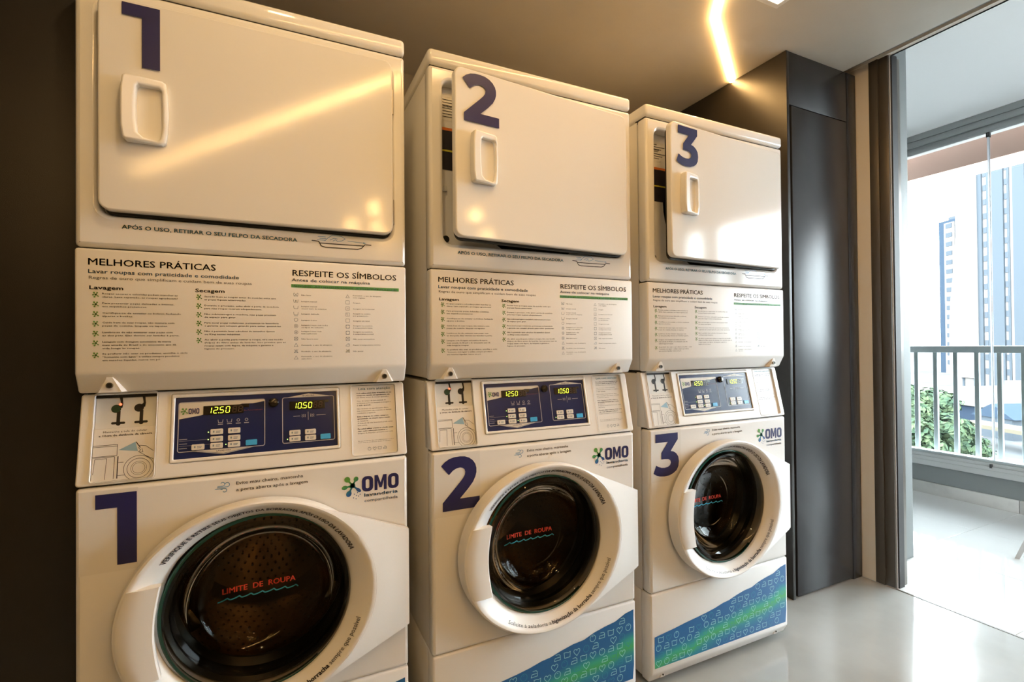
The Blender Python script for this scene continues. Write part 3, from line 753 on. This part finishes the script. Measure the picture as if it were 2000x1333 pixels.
    part('leds', leds, 'indicator_lights', 'led_green', co, zoff(-.001), CR)
    # reading notice on the right of the console
    part('rdplate', lambda: curve_mesh([rrect(.5475, .6595, .010, .188, .005)], .003, .0006, z0=-.0085), 'reading_notice', 'sticker', co, L0, CR)
    part('rdedge', lambda: console_edge_box(.5460, .6610, .0085, .1895, .006, .0016, .002), 'notice_rim', 'plastic', co, L0, CR)
    part('rdb', readme_body, 'notice_text', 'ink_soft', co, zoff(-.0055), CR)
    part('rdt', readme_title, 'notice_title', 'teal_ink', co, zoff(-.0055), CR)
    part('rdi', readme_icons, 'care_icons', 'grey_ink', co, zoff(-.0055), CR)
    part('gap4', lambda: box_mesh(.006, .677, .010, .052, .866, .886), 'console_gap_fill', 'dark', root)  # black strip filling the seam under the console
    # washer front
    CX, CZ = .334, .577
    def wfront():
        me = curve_mesh([rrect(0, WD, .3265, .8745, .007, 3), circ(.345, .578, .206, 64)], .044, .009, z0=-.044)
        me.transform(Matrix.Rotation(pi / 2, 4, 'X')); return me
    part('wfront', wfront, 'washer_front', 'satin', root)
    part('gap5', lambda: box_mesh(.006, .677, .010, .052, .316, .332), 'kick_gap_fill', 'dark', root)  # black filler in the seam above the lower panel
    part('evt', evite_text, 'notice_text', 'ink', root, None, FR); part('wind', wind_icon, 'wind_print', 'blue_ink', root, None, FR)
    part('lgw', logo_word, 'logo_word', 'navy', root, None, FR); part('lgs', logo_sub, 'logo_caption', 'blue_ink', root, None, FR); part('lgs2', logo_sub2, 'logo_caption', 'blue_ink', root, None, FR)
    part('lgp', logo_splash, 'logo_splash', 'splash', root, (.5445, -.0006, .814), FR)
    def stk():
        f = Flat(.0003); f.rect(.004 + .003, .106 if idx == 1 else .140, .697, .868); return f.mesh()
    st = part(('stk', idx > 1), stk, 'number_sticker', 'sticker', root, None, FR)
    nx, nz, nh, nw = {1: (.034, .710, .150, .070), 2: (.024, .712, .146, .114), 3: (.016, .715, .143, .113)}[idx]
    part(('num_w', idx), lambda: numeral(idx, nx, nz, nh, nw), 'number_print', 'navy', root, None, FR)
    # drum and gasket
    part('gask', lambda: lathe_y([(.206, .030), (.200, .022), (.192, .030), (.196, .050), (.188, .065), (.200, .085), (.186, .100), (.190, .115), (.240, .125)], .345, .578, 64), 'door_gasket', 'rubber', root)
    dr = part('drum', lambda: lathe_y([(.205, .120), (.232, .135), (.236, .18), (.236, .50), (.215, .530), (.05, .545), (0, .535)], .345, .578, 64), 'washer_drum', 'steel', root)
    def holes():
        bm = bmesh.new()
        for i in range(64):
            for j in range(11):
                a = 2 * pi * (i + .5 * (j % 2)) / 64; y = .16 + j * .031; r = .2348
                c = Vector((.345 + r * cos(a), y, .578 + r * sin(a))); t = Vector((-sin(a), 0, cos(a))); yv = Vector((0, 1, 0))
                bm.faces.new([bm.verts.new(c + (t * cos(k * pi / 3) + yv * sin(k * pi / 3)) * .0035) for k in range(6)])
        for j in range(1, 9):
            for i in range(6 * j):
                a = 2 * pi * i / (6 * j); c = Vector((.345 + j * .022 * cos(a), .532, .578 + j * .022 * sin(a)))
                bm.faces.new([bm.verts.new(c + Vector((cos(k * pi / 3), 0, sin(k * pi / 3))) * .0035) for k in range(6)])
        return bm_mesh(bm, 'm')
    h_ = part('holes', holes, 'drum_holes', 'dark', dr); h_['kind'] = 'stuff'
    for k in range(3):
        a = radians(90 + 120 * k)
        def lifter():
            me = prism_x([(.17, -.030), (.17, .030), (.49, .030), (.49, -.030)], 0, .055, .012)
            return me
        part('lift', lifter, 'drum_lifter', 'steel', dr, (.345 + .232 * cos(a), 0, .578 + .232 * sin(a)), (0, pi - a, 0))
    # washer door, origin on its hinge line
    hx2 = .680; dx = CX - hx2
    wdoor = washer_door(root, hx2, dx, CZ, washer_deg)
    # lower panel
    kp = part('kick', lambda: prism_x([(0, .3245), (0, .060), (.018, .026), (.052, .026), (.052, .3245)], 0, WD, .0065, 3), 'lower_panel', 'satin', root)
    part('decal', decal, 'wave_decal', 'decal', kp, None, FR)
    part('dic', lambda: decal_icons(False), 'decal_icons', 'decal_line', kp, None, FR)['kind'] = 'stuff'
    part('dic2', lambda: decal_icons(True), 'decal_icons', 'decal_line2', kp, None, FR)['kind'] = 'stuff'
    for sx in (.053, .620):
        kb = part('kboss', boss, 'screw_boss', 'satin', kp, (sx, .005, .048)); kb.scale = (.5, .6, .6)
        part('bscrew', lambda: None, 'screw', 'dark', kb)
    return root

def washer_door(root, hx2, dx, CZ, deg):
    prof = [(.200, .004), (.2000, -.004), (.2030, -.010), (.2070, -.018), (.2220, -.040), (.2340, -.0550), (.2380, -.0590), (.2430, -.0600), (.2465, -.0570), (.2480, -.0500), (.2475, -.030), (.2465, -.012), (.2460, .0)]
    def shape(c):      # the glass is round, the rim a little wider than high
        x, z = c.x - dx, c.z - CZ; rr = math.hypot(x, z); t = max(0, min(1, (rr - .2035) / .043))
        kx = .063 * t + (.020 * (1 + c.y / .057) if rr > .2455 else 0)
        return Vector((dx + x * (1 + kx), c.y * .70, CZ + z * (1 - .030 * t)))
    def body():
        bm = bmesh.new()
        lathe_y(prof, dx, CZ, 120, bm=bm)
        for v in bm.verts: v.co = shape(v.co)
        return bm_mesh(bm, 'm')
    wd = part('wd_body', body, 'washer_door', 'satin', root, (hx2, -.002, 0), (0, 0, radians(deg)))
    def hinge_plate():
        bm = bmesh.new(); n = 36; A, A2 = radians(65.5), radians(-69)
        rows = []
        for i in range(n + 1):
            a = A + (A2 - A) * i / n
            rim = Vector((dx + .2600 * cos(a), -.0413, CZ + .2375 * sin(a)))
            zt = .69 + (.445 - .69) * i / n
            edge = Vector((.001, -.016, zt)); back = Vector((.001, -.001, zt)); brim = Vector((dx + .250 * cos(a), -.008, CZ + .228 * sin(a)))
            e1 = rim.lerp(edge, .94); e1.y = rim.y + (edge.y - rim.y) * .86
            rows.append([bm.verts.new(p) for p in (brim, rim, e1, edge, back)])
        for r_, s_ in zip(rows, rows[1:]):
            for k in range(4): bm.faces.new((r_[k], r_[k + 1], s_[k + 1], s_[k]))
        bm.faces.new(rows[0]); bm.faces.new(list(reversed(rows[-1])))
        bmesh.ops.remove_doubles(bm, verts=bm.verts, dist=.0002)
        return bm_mesh(bm, 'm')
    part('wd_hinge', hinge_plate, 'hinge_cover', 'satin', wd)
    part('wd_hpin', lambda: box_mesh(-.002, .0025, -.012, -.002, .452, .684, .001), 'hinge', 'hinge', wd)
    part('wd_edge', lambda: lathe_y([(.2020, -.004), (.1990, -.0065), (.1945, -.0055), (.1945, .003)], dx + .009, CZ, 96), 'glass_edge', 'glass_edge', wd)
    bowl_prof = [(.1935, -.010), (.1890, -.014), (.180, -.012), (.172, .000), (.166, .020), (.158, .045), (.148, .066), (.132, .082), (.108, .091), (.075, .096), (.040, .098), (0, .099)]
    part('wd_bowl', lambda: lathe_y(bowl_prof, dx + .009, CZ, 96), 'glass_bowl', 'glass', wd)
    part('wd_lens', lambda: lathe_y([(.1885, -.0125), (.176, -.004), (.164, .010), (.157, .018), (.155, .030), (.149, .042), (.140, .056), (.126, .070), (.104, .080), (.098, .0775), (.070, .084), (.036, .0885), (0, .089)], dx + .009, CZ, 96), 'glass_step', 'glass2', wd)
    def handle():
        bm = bmesh.new(); n = 12
        rows = []
        for i in range(n + 1):
            t = i / n; z = CZ - .098 + .190 * t
            xo = dx - .2585 * math.sqrt(1 - ((z - CZ) / .2375) ** 2)
            xi = dx - .184 - .012 * sin(pi * t) + .004
            rows.append([bm.verts.new(p) for p in ((xo + .012, -.020, z), (xo, -.0425, z), (xo + .004, -.0450, z), ((xo + xi) / 2, -.0460, z), (xi - .003, -.0430, z), (xi, -.040, z), (xi - .002, -.024, z))])
        for r_, s_ in zip(rows, rows[1:]):
            for k in range(6): bm.faces.new((r_[k], r_[k + 1], s_[k + 1], s_[k]))
            bm.faces.new((r_[6], r_[0], s_[0], s_[6]))
        bm.faces.new(rows[0]); bm.faces.new(list(reversed(rows[-1])))
        return bm_mesh(bm, 'm')
    part('wd_handle', handle, 'handle', 'plastic', wd)
    def warp(fn):
        me = fn()
        for v in me.vertices:      # lay the lettering on the sloping funnel face
            r = math.hypot(v.co.x, v.co.y); y = .0605
            for (ra, ya), (rb, yb) in zip(prof, prof[1:]):
                if ra <= r <= rb: y = -ya - (yb - ya) * (r - ra) / (rb - ra); break
            q = shape(Vector((dx + v.co.x, -y, CZ + v.co.y))); v.co.x, v.co.y, v.co.z = q.x - dx, q.z - CZ, -q.y + .0022
        return me
    part('rt1', lambda: warp(ring_text_top), 'ring_text', 'ink', wd, (dx, 0, CZ), FR)
    part('rt2', lambda: warp(ring_text_low), 'ring_text', 'ink', wd, (dx, 0, CZ), FR)
    def onbowl(fn):
        me = fn()
        for v in me.vertices:
            r = math.hypot(v.co.x - .009, v.co.y)
            y = .099
            for (ra, ya), (rb, yb) in zip(bowl_prof, bowl_prof[1:]):
                if rb <= r <= ra: y = ya + (yb - ya) * (ra - r) / (ra - rb); break
            v.co.z = -y + .0125
        return me
    def limite():
        f = Flat(); f.text("LIMITE  DE  ROUPA", -.078, -.004, .0135, x1=.082, bold=.015, res=3); return f.mesh()
    def waves():
        f = Flat(); P = []
        for i in range(90):
            u = i / 89; t = (u * 7) % 1.0; P.append((-.088 + .176 * u, -.020 + .0075 * (t ** 2 if t < .8 else (1 - t) * 3.2)))
        f.line(P, .0028); return f.mesh()
    part('limite', lambda: onbowl(limite), 'fill_line_text', 'red_print', wd, (dx, 0, CZ), FR)
    part('waves', lambda: onbowl(waves), 'fill_line_waves', 'wave_print', wd, (dx, 0, CZ), FR)
    return wd

mat_orange = mat('orange_label', (0.75, 0.20, 0.03), 0.5)
mat_yellow = mat('yellow_stripe', (0.65, 0.60, 0.05), 0.5)
mat_redcap = mat('dark_red_caption', (0.20, 0.03, 0.03), 0.5)

# ------------------------------------------------------------------ room
XR = 3.0; CH = 2.50
struct(box('floor', 'resin', (-3.2, XR - .006, -6.5, 1.15, -.10, 0)))
struct(box('ceiling', 'ceiling', (-3.2, 2.905, -6.5, 1.15, CH, CH + .013)))
struct(box('ceiling', 'ceiling', (2.85, XR + .12, -6.5, 1.15, 2.575, 2.62)))
struct(box('wall_back', 'wall_dark', (-3.2, 3.15, 1.10, 1.20, 0, 2.575)))
struct(box('wall_left', 'wall_pale', (-3.3, -3.2, -6.5, 1.2, 0, CH)))
struct(box('wall_front', 'wall_pale', (-3.3, 3.12, -6.6, -6.5, 0, 2.575)))
struct(box('wall_right', 'wall', (XR, XR + .12, .124, 1.10, 0, 2.60)))
struct(box('wall_right', 'wall_pale', (XR + .085, XR + .20, -6.5, -1.22, 0, 2.60)))
struct(box('trim_1', 'wall', (XR - .004, XR + .02, -1.22, .30, 2.530, 2.5745)))
struct(box('reveal_shade', 'bronze', (2.9055, 2.915, -6.5, 1.1, 2.502, 2.5745)))  # dark strip paints the shadow gap along the ceiling edge
struct(box('trim_2', 'bronze', (XR - .006, XR + .004, -6.5, .040, -.04, .0015)))
# dark panelling left of the machines
pan = thing('dark_wall_panel', 'black laminate panel filling the wall left of machine 1', 'wall panel', (-1.2, .10, 0))
box('panel_board', 'laminate', (-1.0, .42, 0, .03, 0.0, CH - .002), .001, pan)
box('panel_board', 'laminate', (.424, 1.192, 0, .03, 0.0, CH - .002), .001, pan)
# tall black cabinet on the right
cab = thing('tall_cabinet', 'tall black cabinet between machine 3 and the balcony opening', 'cabinet', (2.475, .185, 0))
box('side_panel', 'laminate', (0, .018, 0, .90, 0, 2.498), .001, cab)
box('fascia', 'laminate2', (.0185, .447, .001, .022, 2.254, 2.498), .001, cab)
d_ = box('door', 'laminate2', (.034, .447, .001, .022, .008, 2.250), .0015, cab)
box('finger_groove', 'dark', (.0185, .034, .030, .04, .0, 2.252), 0, cab)
box('side_post', 'laminate2', (.449, .520, .000, .03, 0, 2.498), .001, cab)
box('groove_line', 'dark', (.446, .450, .006, .03, 0, 2.498), 0, cab)
box('carcass', 'laminate', (.02, .518, .04, .90, 0.0, 2.490), 0, cab)

# led strip zigzagging on the ceiling
def strip_mesh(P, w, h):
    bm = bmesh.new(); n = len(P); rows = []
    for i in range(n):
        a = Vector(P[max(i - 1, 0)]); b = Vector(P[min(i + 1, n - 1)]); c = Vector(P[i])
        d1 = (c - a).normalized() if i else (b - c).normalized(); d2 = (b - c).normalized() if i < n - 1 else d1
        t = (d1 + d2).normalized(); nn = Vector((-t.y, t.x)); k = w / 2 / max(.5, nn.dot(Vector((-d1.y, d1.x))))
        rows.append([bm.verts.new((c.x + nn.x * k * s, c.y + nn.y * k * s, z)) for s, z in ((-1, 0), (1, 0), (1, -h), (-1, -h))])
    for r_, s_ in zip(rows, rows[1:]):
        for k in range(4): bm.faces.new((r_[k], r_[(k + 1) % 4], s_[(k + 1) % 4], s_[k]))
    bm.faces.new(rows[0]); bm.faces.new(list(reversed(rows[-1])))
    return bm_mesh(bm, 'm')
ls = thing('led_strip_light', 'glowing warm LED strip running across the ceiling with a bend near the black cabinet', 'light', (2.0, .16, CH))
pts = [(.472, .318), (0, 0), (-1.123, -1.40), (-2.60, -3.50)]
finish(strip_mesh(pts, .020, .008), 'diffuser', 'strip', ls)
# square downlights; only the first is in the frame
for (dx_, dy_, lab, dm) in ((2.115, -.050, 'small square recessed ceiling light at the top edge of the photo', 'down'), (.42, -.64, 'square recessed ceiling light shining down on dryer door 1', 'down_warm')):
    dl = thing('recessed_downlight', lab, 'light', (dx_, dy_, CH), 0)
    part('dlf', lambda: curve_mesh([rrect(-.062, .062, -.062, .062, .002, 2), rrect(-.042, .042, -.042, .042, .002, 2)], .006, .001, z0=-.006), 'frame', 'trim_white', dl)
    place(box_mesh(-.042, .042, -.042, .042, -.002, 0), 'diffuser', dl).data.materials.append(M[dm])
# glowing pendant bulbs deeper in the room; the photo shows them only as reflections
BW = ['topmost golden spot on dryer door 1', 'leftmost low golden spot on dryer door 1', 'rightmost low golden spot on dryer door 1', 'golden spot below the corner of dryer door 1', 'left golden spot below dryer door 2', 'right golden spot below dryer door 2', 'upper golden spot on dryer door 2', 'lower golden spot on dryer door 2']
for i, (px_, py_, pz_) in enumerate([(1.04, -2.52, 2.2), (0.96, -3.12, 2.2), (1.17, -3.12, 2.2), (1.33, -3.60, 2.2), (2.12, -3.78, 2.2), (2.46, -3.92, 2.2), (2.23, -2.30, 2.2), (2.70, -2.86, 2.2)]):
    pl = thing('pendant_bulb', 'warm bare pendant bulb mirrored as the ' + BW[i], 'light', (px_, py_, pz_), 0, 'pendant bulbs behind the camera')
    part('pb', lambda: (lambda b: (bmesh.ops.create_icosphere(b, subdivisions=2, radius=.034), bm_mesh(b, 'm'))[1])(bmesh.new()), 'bulb', 'bulb', pl)
    part('pc', lambda: cyl_mesh((0, 0, .04), (0, 0, .30), .003, n=6), 'cord', 'rubber', pl)

# ------------------------------------------------------------------ balcony side
# sliding door frame in the opening
struct(box('door_1', 'bronze', (XR - .004, XR + .11, .084, .124, 0, 2.53), .001))
jf = struct(box('trim_3', 'bronze', (XR + .004, XR + .10, .042, .0835, 0, 2.53), .001))
struct(box('trim_4', 'alu_light', (XR + .012, XR + .016, .0385, .0425, 0, 2.53)))
struct(box('trim_5', 'dark', (XR + .018, XR + .06, .033, .040, 0, 2.53)))
# stile of the sliding leaf standing further along the opening, with its pane
leaf = thing('sliding_glass_door', 'open sliding door leaf with bronze frame at the balcony opening', 'door', (XR + .05, -1.6, 0))
box('stile', 'bronze', (-.02, .02, .60, .71, .002, 2.53), .001, leaf)
box('stile', 'bronze', (-.02, .02, -.70, -.60, .002, 2.53), .001, leaf)
box('rail', 'bronze', (-.02, .02, -.60, .60, .002, .09), .001, leaf); box('rail', 'bronze', (-.02, .02, -.60, .60, 2.44, 2.53), .001, leaf)
box('pane', 'pane', (-.003, .003, -.60, .60, .09, 2.44), 0, leaf)
# balcony slab, tiles, ceiling
struct(box('floor', 'grout', (XR + .004, 4.93, -6.5, 1.6, -.12, -.008)))
fb = bpy.data.objects['floor.001']
tm = None
for i in range(3):
    for j in range(11):
        a = 4.878 - .625 * (i + 1); y = 1.50 - .625 * (j + 1)
        xa = max(a, XR + .004) + .001
        me = cached(('tile', round(4.878 - .625 * i - .001 - xa, 4)), lambda: box_mesh(0, 4.878 - .625 * i - .001 - xa, .001, .624, 0, .008, .0008, 1))
        t_ = finish(me, 'tile', 'tile', fb, (xa - fb.location.x, y - fb.location.y, -.008 - fb.location.z))
struct(box('ceiling', 'white_ceiling', (XR + .12, 5.35, -6.5, 1.8, 2.765, 2.90)))
struct(box('trim_6', 'white_ceiling', (XR + .02, XR + .12, -6.5, 1.2, 2.575, 2.80)))
struct(box('wall_balcony_end', 'pillar', (XR + .005, 4.95, 1.50, 1.62, 0, 2.765)))
pil = struct(box('wall_pillar', 'pillar', (XR + .005, 3.268, .095, 1.50, 0, 2.765), .001))
bb = struct(box('baseboard_pillar', 'marble', (XR + .005, 3.283, .082, .0945, 0, .078), .001))
struct(box('baseboard_pillar', 'marble', (3.268, 3.283, .0945, 1.50, 0, .078), .001))
# low parapet, its skirting, window track
struct(box('wall_parapet', 'parapet', (4.885, 4.99, -6.5, 1.5, 0, .222)))
sk = struct(box('baseboard_right', 'marble', (4.868, 4.884, -6.5, 1.5, 0, .005)))
for j in range(12):
    y = 1.498 - .625 * (j + 1)
    box('skirting_tile', 'marble', (4.866 - sk.location.x, 4.884 - sk.location.x, y + .001 - sk.location.y, y + .623 - sk.location.y, .004, .088), .002, sk)
win = struct(box('window_1', 'alu_light', (4.845, 4.985, -6.5, 1.5, .222, .262), .002))
wl_ = win.location
def wb(name, m, b, bev=.001): return box(name, m, (b[0] - wl_.x, b[1] - wl_.x, b[2] - wl_.y, b[3] - wl_.y, b[4] - wl_.z, b[5] - wl_.z), bev, win)
wb('bottom_track', 'alu_light', (4.852, 4.975, -6.5, 1.5, .262, .288)); wb('bottom_track', 'alu_light', (4.864, 4.965, -6.5, 1.5, .288, .312))
wb('bottom_track', 'rail', (4.880, 4.955, -6.5, 1.5, .312, .330))
wb('top_track', 'alu', (4.845, 4.985, -6.5, 1.5, 2.718, 2.764)); wb('top_track', 'alu', (4.852, 4.978, -6.5, 1.5, 2.672, 2.716)); wb('top_track', 'alu', (4.868, 4.965, -6.5, 1.5, 2.628, 2.670))
for j in range(9):
    y1 = 1.44 - .83 * j + .16; y0 = y1 - .83
    y0 = .385 - .83 * (j - 1); y1 = y0 + .83
    if y1 > 1.5: y1 = 1.5
    if y0 > 1.4: continue
    wb('glass_pane', 'pane', (4.894, 4.902, y0 + .003, y1 - .003, .330, 2.630), 0)
    wb('pane_joint', 'pane_edge', (4.890, 4.906, y0 - .005, y0 + .005, .330, 2.630), 0)
    wb('pane_clip', 'seal', (4.884, 4.912, y0 - .009, y0 + .009, 2.596, 2.634), .001)
    wb('pane_clip', 'seal', (4.846, 4.878, y0 - .006, y0 + .006, .280, .306), .001)
# railing outside the glass
rl = thing('balcony_railing', 'pale grey metal balcony railing with upright bars outside the glass', 'railing', (5.05, 0, 0))
box('top_rail', 'rail', (-.025, .025, -5.0, 1.5, 1.078, 1.128), .003, rl)
box('bottom_rail', 'rail', (-.02, .02, -5.0, 1.5, .275, .305), .002, rl)
me_b = box_mesh(-.012, .012, -.014, .014, 0, .773, .002, 1)
for k in range(50):
    y = 1.42 - .1275 * k
    if y > -4.95: finish(me_b, 'baluster', 'rail', rl, (0, y, .305))
# salmon painted beam of the facade
struct(box('trim_7', 'salmon', (5.12, 5.45, -6.5, 3.0, 2.50, 2.95)))
struct(box('trim_8', 'pillar', (4.99, 5.45, -6.5, 1.6, -.3, .15)))
# white balcony chair, one leg in view
ch = thing('balcony_chair', 'white chair on the balcony with one splayed leg in view at the right edge', 'chair', (4.16, -.445, 0))
for sx, sy in ((-1, 1), (-1, -1), (1, 1), (1, -1)):
    bm = bmesh.new()
    foot = Vector((sx * .205, sy * .385, 0)); top = Vector((sx * .185, sy * .235, .44)) if sy > 0 else Vector((sx * .185, sy * .235, .44))
    d = (top - foot)
    for off in (-.009, .009):
        c = [Vector((off - .008, -.010, 0)), Vector((off + .008, -.010, 0)), Vector((off + .008, .010, 0)), Vector((off - .008, .010, 0))]
        a = [bm.verts.new(foot + q) for q in c]; b = [bm.verts.new(top + q * 1.3) for q in c]
        bm.faces.new(a); bm.faces.new(list(reversed(b)))
        for k in range(4): bm.faces.new((a[k], a[(k + 1) % 4], b[(k + 1) % 4], b[k]))
    finish(bm_mesh(bm, 'm'), 'leg', 'chair', ch)
box('seat', 'chair', (-.22, .22, -.25, .25, .44, .465), .01, ch)
for k in range(5): box('back_slat', 'chair', (.19, .21, -.22 + .092 * k, -.16 + .092 * k, .465, .84), .006, ch)
box('back_rail', 'chair', (.185, .215, -.24, .24, .84, .88), .008, ch)

# ------------------------------------------------------------------ city beyond
struct(box('ground', 'asphalt', (12, 900, -500, 600, -10.6, -10.2)))
bA = thing('tower_building', 'slim dark blue glazed tower far behind the railing', 'building', (226, 88.3, -10.2), radians(-23))
box('wall', 't_blue', (-6, 6, -9.0, 5.8, 0, 55.5), 0, bA)
box('white_shaft', 't_white', (-6.4, -6.0, -.6, 3.3, 0, 54.5), 0, bA)
box('roof_block', 't_band', (-4, 4, -4.5, -1.5, 55.5, 58), 0, bA); box('roof_block', 't_band', (-4, 4, 1, 4, 55.5, 57), 0, bA)
for k in range(16): part('twin', lambda: box_mesh(-.15, .15, -1.2, 1.2, 0, 1.6), 'window', 't_blue' if k in (3, 12) else 't_win', bA, (-6.45, 1.3, 3 + k * 3.3))
bB = thing('apartment_tower', 'huge pale apartment tower with vertical blue bands rising past the beam', 'building', (150, 47.5, -10.2), radians(-21))
box('wall', 't_white', (-8, 8, -20, 8.5, 0, 130), 0, bB)
for y in (3.0, -1.5, -5.7, -10.5, -15.0): box('blue_band', 't_band', (-8.35, -8.0, y, y + 2.3, 0, 128), 0, bB)
for y in (7.6, 1.6, -2.6, -7.5): box('recess_strip', 't_band', (-8.15, -8.0, y, y + .5, 0, 128), 0, bB)
for y in (6.8, 2.45, -2.0):
    for k in range(38): part('awin', lambda: box_mesh(-.1, .1, -.35, .35, 0, 1.3), 'window', 't_win', bB, (-8.08, y, 4 + k * 3.15))
for k in range(24): part('balc', lambda: box_mesh(-1.2, 1.2, 0, 1.2, 0, 1.1), 'balcony', 't_win', bB, (-5.5, 8.5, 8 + k * 3.7))
# flared white sheet standing in for a sheer drape-like shape before the tower
bm = bmesh.new()
prof = [(8.6, 52), (8.6, 36), (9.3, 28), (10.1, 21), (10.5, 15), (10.5, 3), (4.0, 3), (4.0, 52)]
a = [bm.verts.new((-8.8, y, z)) for y, z in prof]; b = [bm.verts.new((-8.2, y, z)) for y, z in prof]
bm.faces.new(a); bm.faces.new(list(reversed(b)))
for i in range(len(prof)): bm.faces.new((a[i], b[i], b[(i + 1) % 8], a[(i + 1) % 8]))
finish(bm_mesh(bm, 'm'), 'drape_stand_in', 't_white', bB, smooth=False)
lb = thing('low_building', 'low white roofed building with dark blue glazed front across the street', 'building', (100, 36, -10.2), radians(-24))
box('roof', 'roof_white', (-12, 24, -30, 16, 2.6, 3.0), 0, lb); box('wall', 'roof_white', (-11, 24, -30, 15.5, 0, 2.6), 0, lb)
for k in range(9): part('glz', lambda: box_mesh(-.2, .2, 0, 4.4, .5, 2.4), 'glazed_panel', 'shop_blue', lb, (-11.2, -29 + k * 4.8, 0))
box('roof_house', 'roof_white', (-2, 6, -14, -4, 3.0, 5.6), 0, lb)
hs = thing('gabled_pavilion', 'small blue roofed pavilion in front of the low building', 'building', (78, 26.4, -10.2), radians(-24))
me = prism_x([(-2.6, 2.4), (2.6, 2.4), (0, 4.0)], -1.8, 1.8); finish(me, 'roof', 't_blue', hs, smooth=False)
box('wall', 't_band', (-1.6, 1.6, -2.2, 2.2, 0, 2.4), 0, hs)
aw = thing('yellow_awning', 'long pale yellow awning beside the street', 'awning', (70, 23, -10.2), radians(-24))
box('canopy', 'awning', (-1.5, 1.5, -9, 5, 1.9, 2.3), 0, aw)
for y in (-8, -1.5, 4.5): box('post', 't_band', (-.1, .1, y - .1, y + .1, 0, 1.9), 0, aw)
def car(loc, rz, m, label):
    c = thing('car', label, 'car', loc, rz)
    finish(prism_x([(-2.1, .35), (2.1, .35), (2.15, .75), (1.3, .95), (.7, 1.4), (-1.1, 1.4), (-1.8, .95), (-2.15, .8)], -.8, .8, .08), 'body', m, c)
    finish(prism_x([(.62, 1.0), (.45, 1.34), (-1.0, 1.34), (-1.5, 1.0)], -.81, .81), 'windows', 't_win', c)
    for sx in (-.72, .72):
        for sy in (-1.3, 1.3): finish(cyl_mesh((sx - .1, sy, .33), (sx + .1, sy, .33), .33), 'wheel', 'rubber', c)
car((55, 16.5, -10.2), radians(60), 'car_white', 'white car on the street below the railing')
car((52, 21.0, -10.2), radians(70), 'car_dark', 'dark car on the street beside the white car')
# trees
def tree(loc, rad, h, seed, label, nblob, leaf):
    rnd = random.Random(seed)
    t = thing('tree', label, 'tree', loc)
    finish(cyl_mesh((0, 0, 0), (0, 0, h * .8), .28, .12), 'trunk', 'bark', t)
    for k in range(5):
        a = k * 1.26; finish(cyl_mesh((0, 0, h * (.45 + .07 * k)), (rad * .6 * cos(a), rad * .6 * sin(a), h * (.68 + .05 * k)), .09, .04, 8), 'branch', 'bark', t)
    vs, fs = [], []
    blobs = []
    for k in range(nblob):
        a = rnd.uniform(0, 2 * pi); rr = rad * rnd.uniform(0, .85); z = h * rnd.uniform(.5, 1.0)
        rr *= math.sqrt(max(.15, 1 - ((z / h - .68) / .36) ** 2)); blobs.append((rr * cos(a), rr * sin(a), z, rad * rnd.uniform(.18, .34)))
    for bx, by, bz, br in blobs:
        for q in range(leaf):
            u = rnd.uniform(-1, 1); a = rnd.uniform(0, 2 * pi); s = math.sqrt(1 - u * u); k = br * rnd.uniform(.7, 1.05)
            c = Vector((bx + k * s * cos(a), by + k * s * sin(a), bz + k * u * .75)); n = Vector((s * cos(a), s * sin(a), u + .4)).normalized()
            t1 = n.cross(Vector((rnd.uniform(-1, 1), rnd.uniform(-1, 1), rnd.uniform(-1, 1)))).normalized(); t2 = n.cross(t1); l = rnd.uniform(.10, .2)
            b0 = len(vs); vs += [tuple(c - t1 * l), tuple(c + t2 * l * .45 + n * .03), tuple(c + t1 * l), tuple(c - t2 * l * .45)]; fs.append((b0, b0 + 1, b0 + 2, b0 + 3))
    me = bpy.data.meshes.new('m'); me.from_pydata(vs, [], fs)
    lo_ = finish(me, 'leaves', 'leaves', t, smooth=False); lo_['kind'] = 'stuff'
tree((27.0, 11.6, -10.2), 2.4, 9.0, 3, 'bushy green tree seen through the left end of the railing', 70, 260)
tree((56, 21.5, -10.2), 2.2, 3.4, 5, 'small round green tree on the street beyond the larger tree', 30, 120)

# ------------------------------------------------------------------ the three machines
build_stack(1, 0.0, 'white stacked washer and dryer numbered 1, leftmost and nearest, dryer door shut', 0.0, 1.0)
build_stack(2, 0.748, 'white stacked washer and dryer numbered 2 in the middle, dryer door ajar', 5.2, 1.0)
build_stack(3, 1.495, 'white stacked washer and dryer numbered 3 beside the black cabinet', 4.2, 1.0)
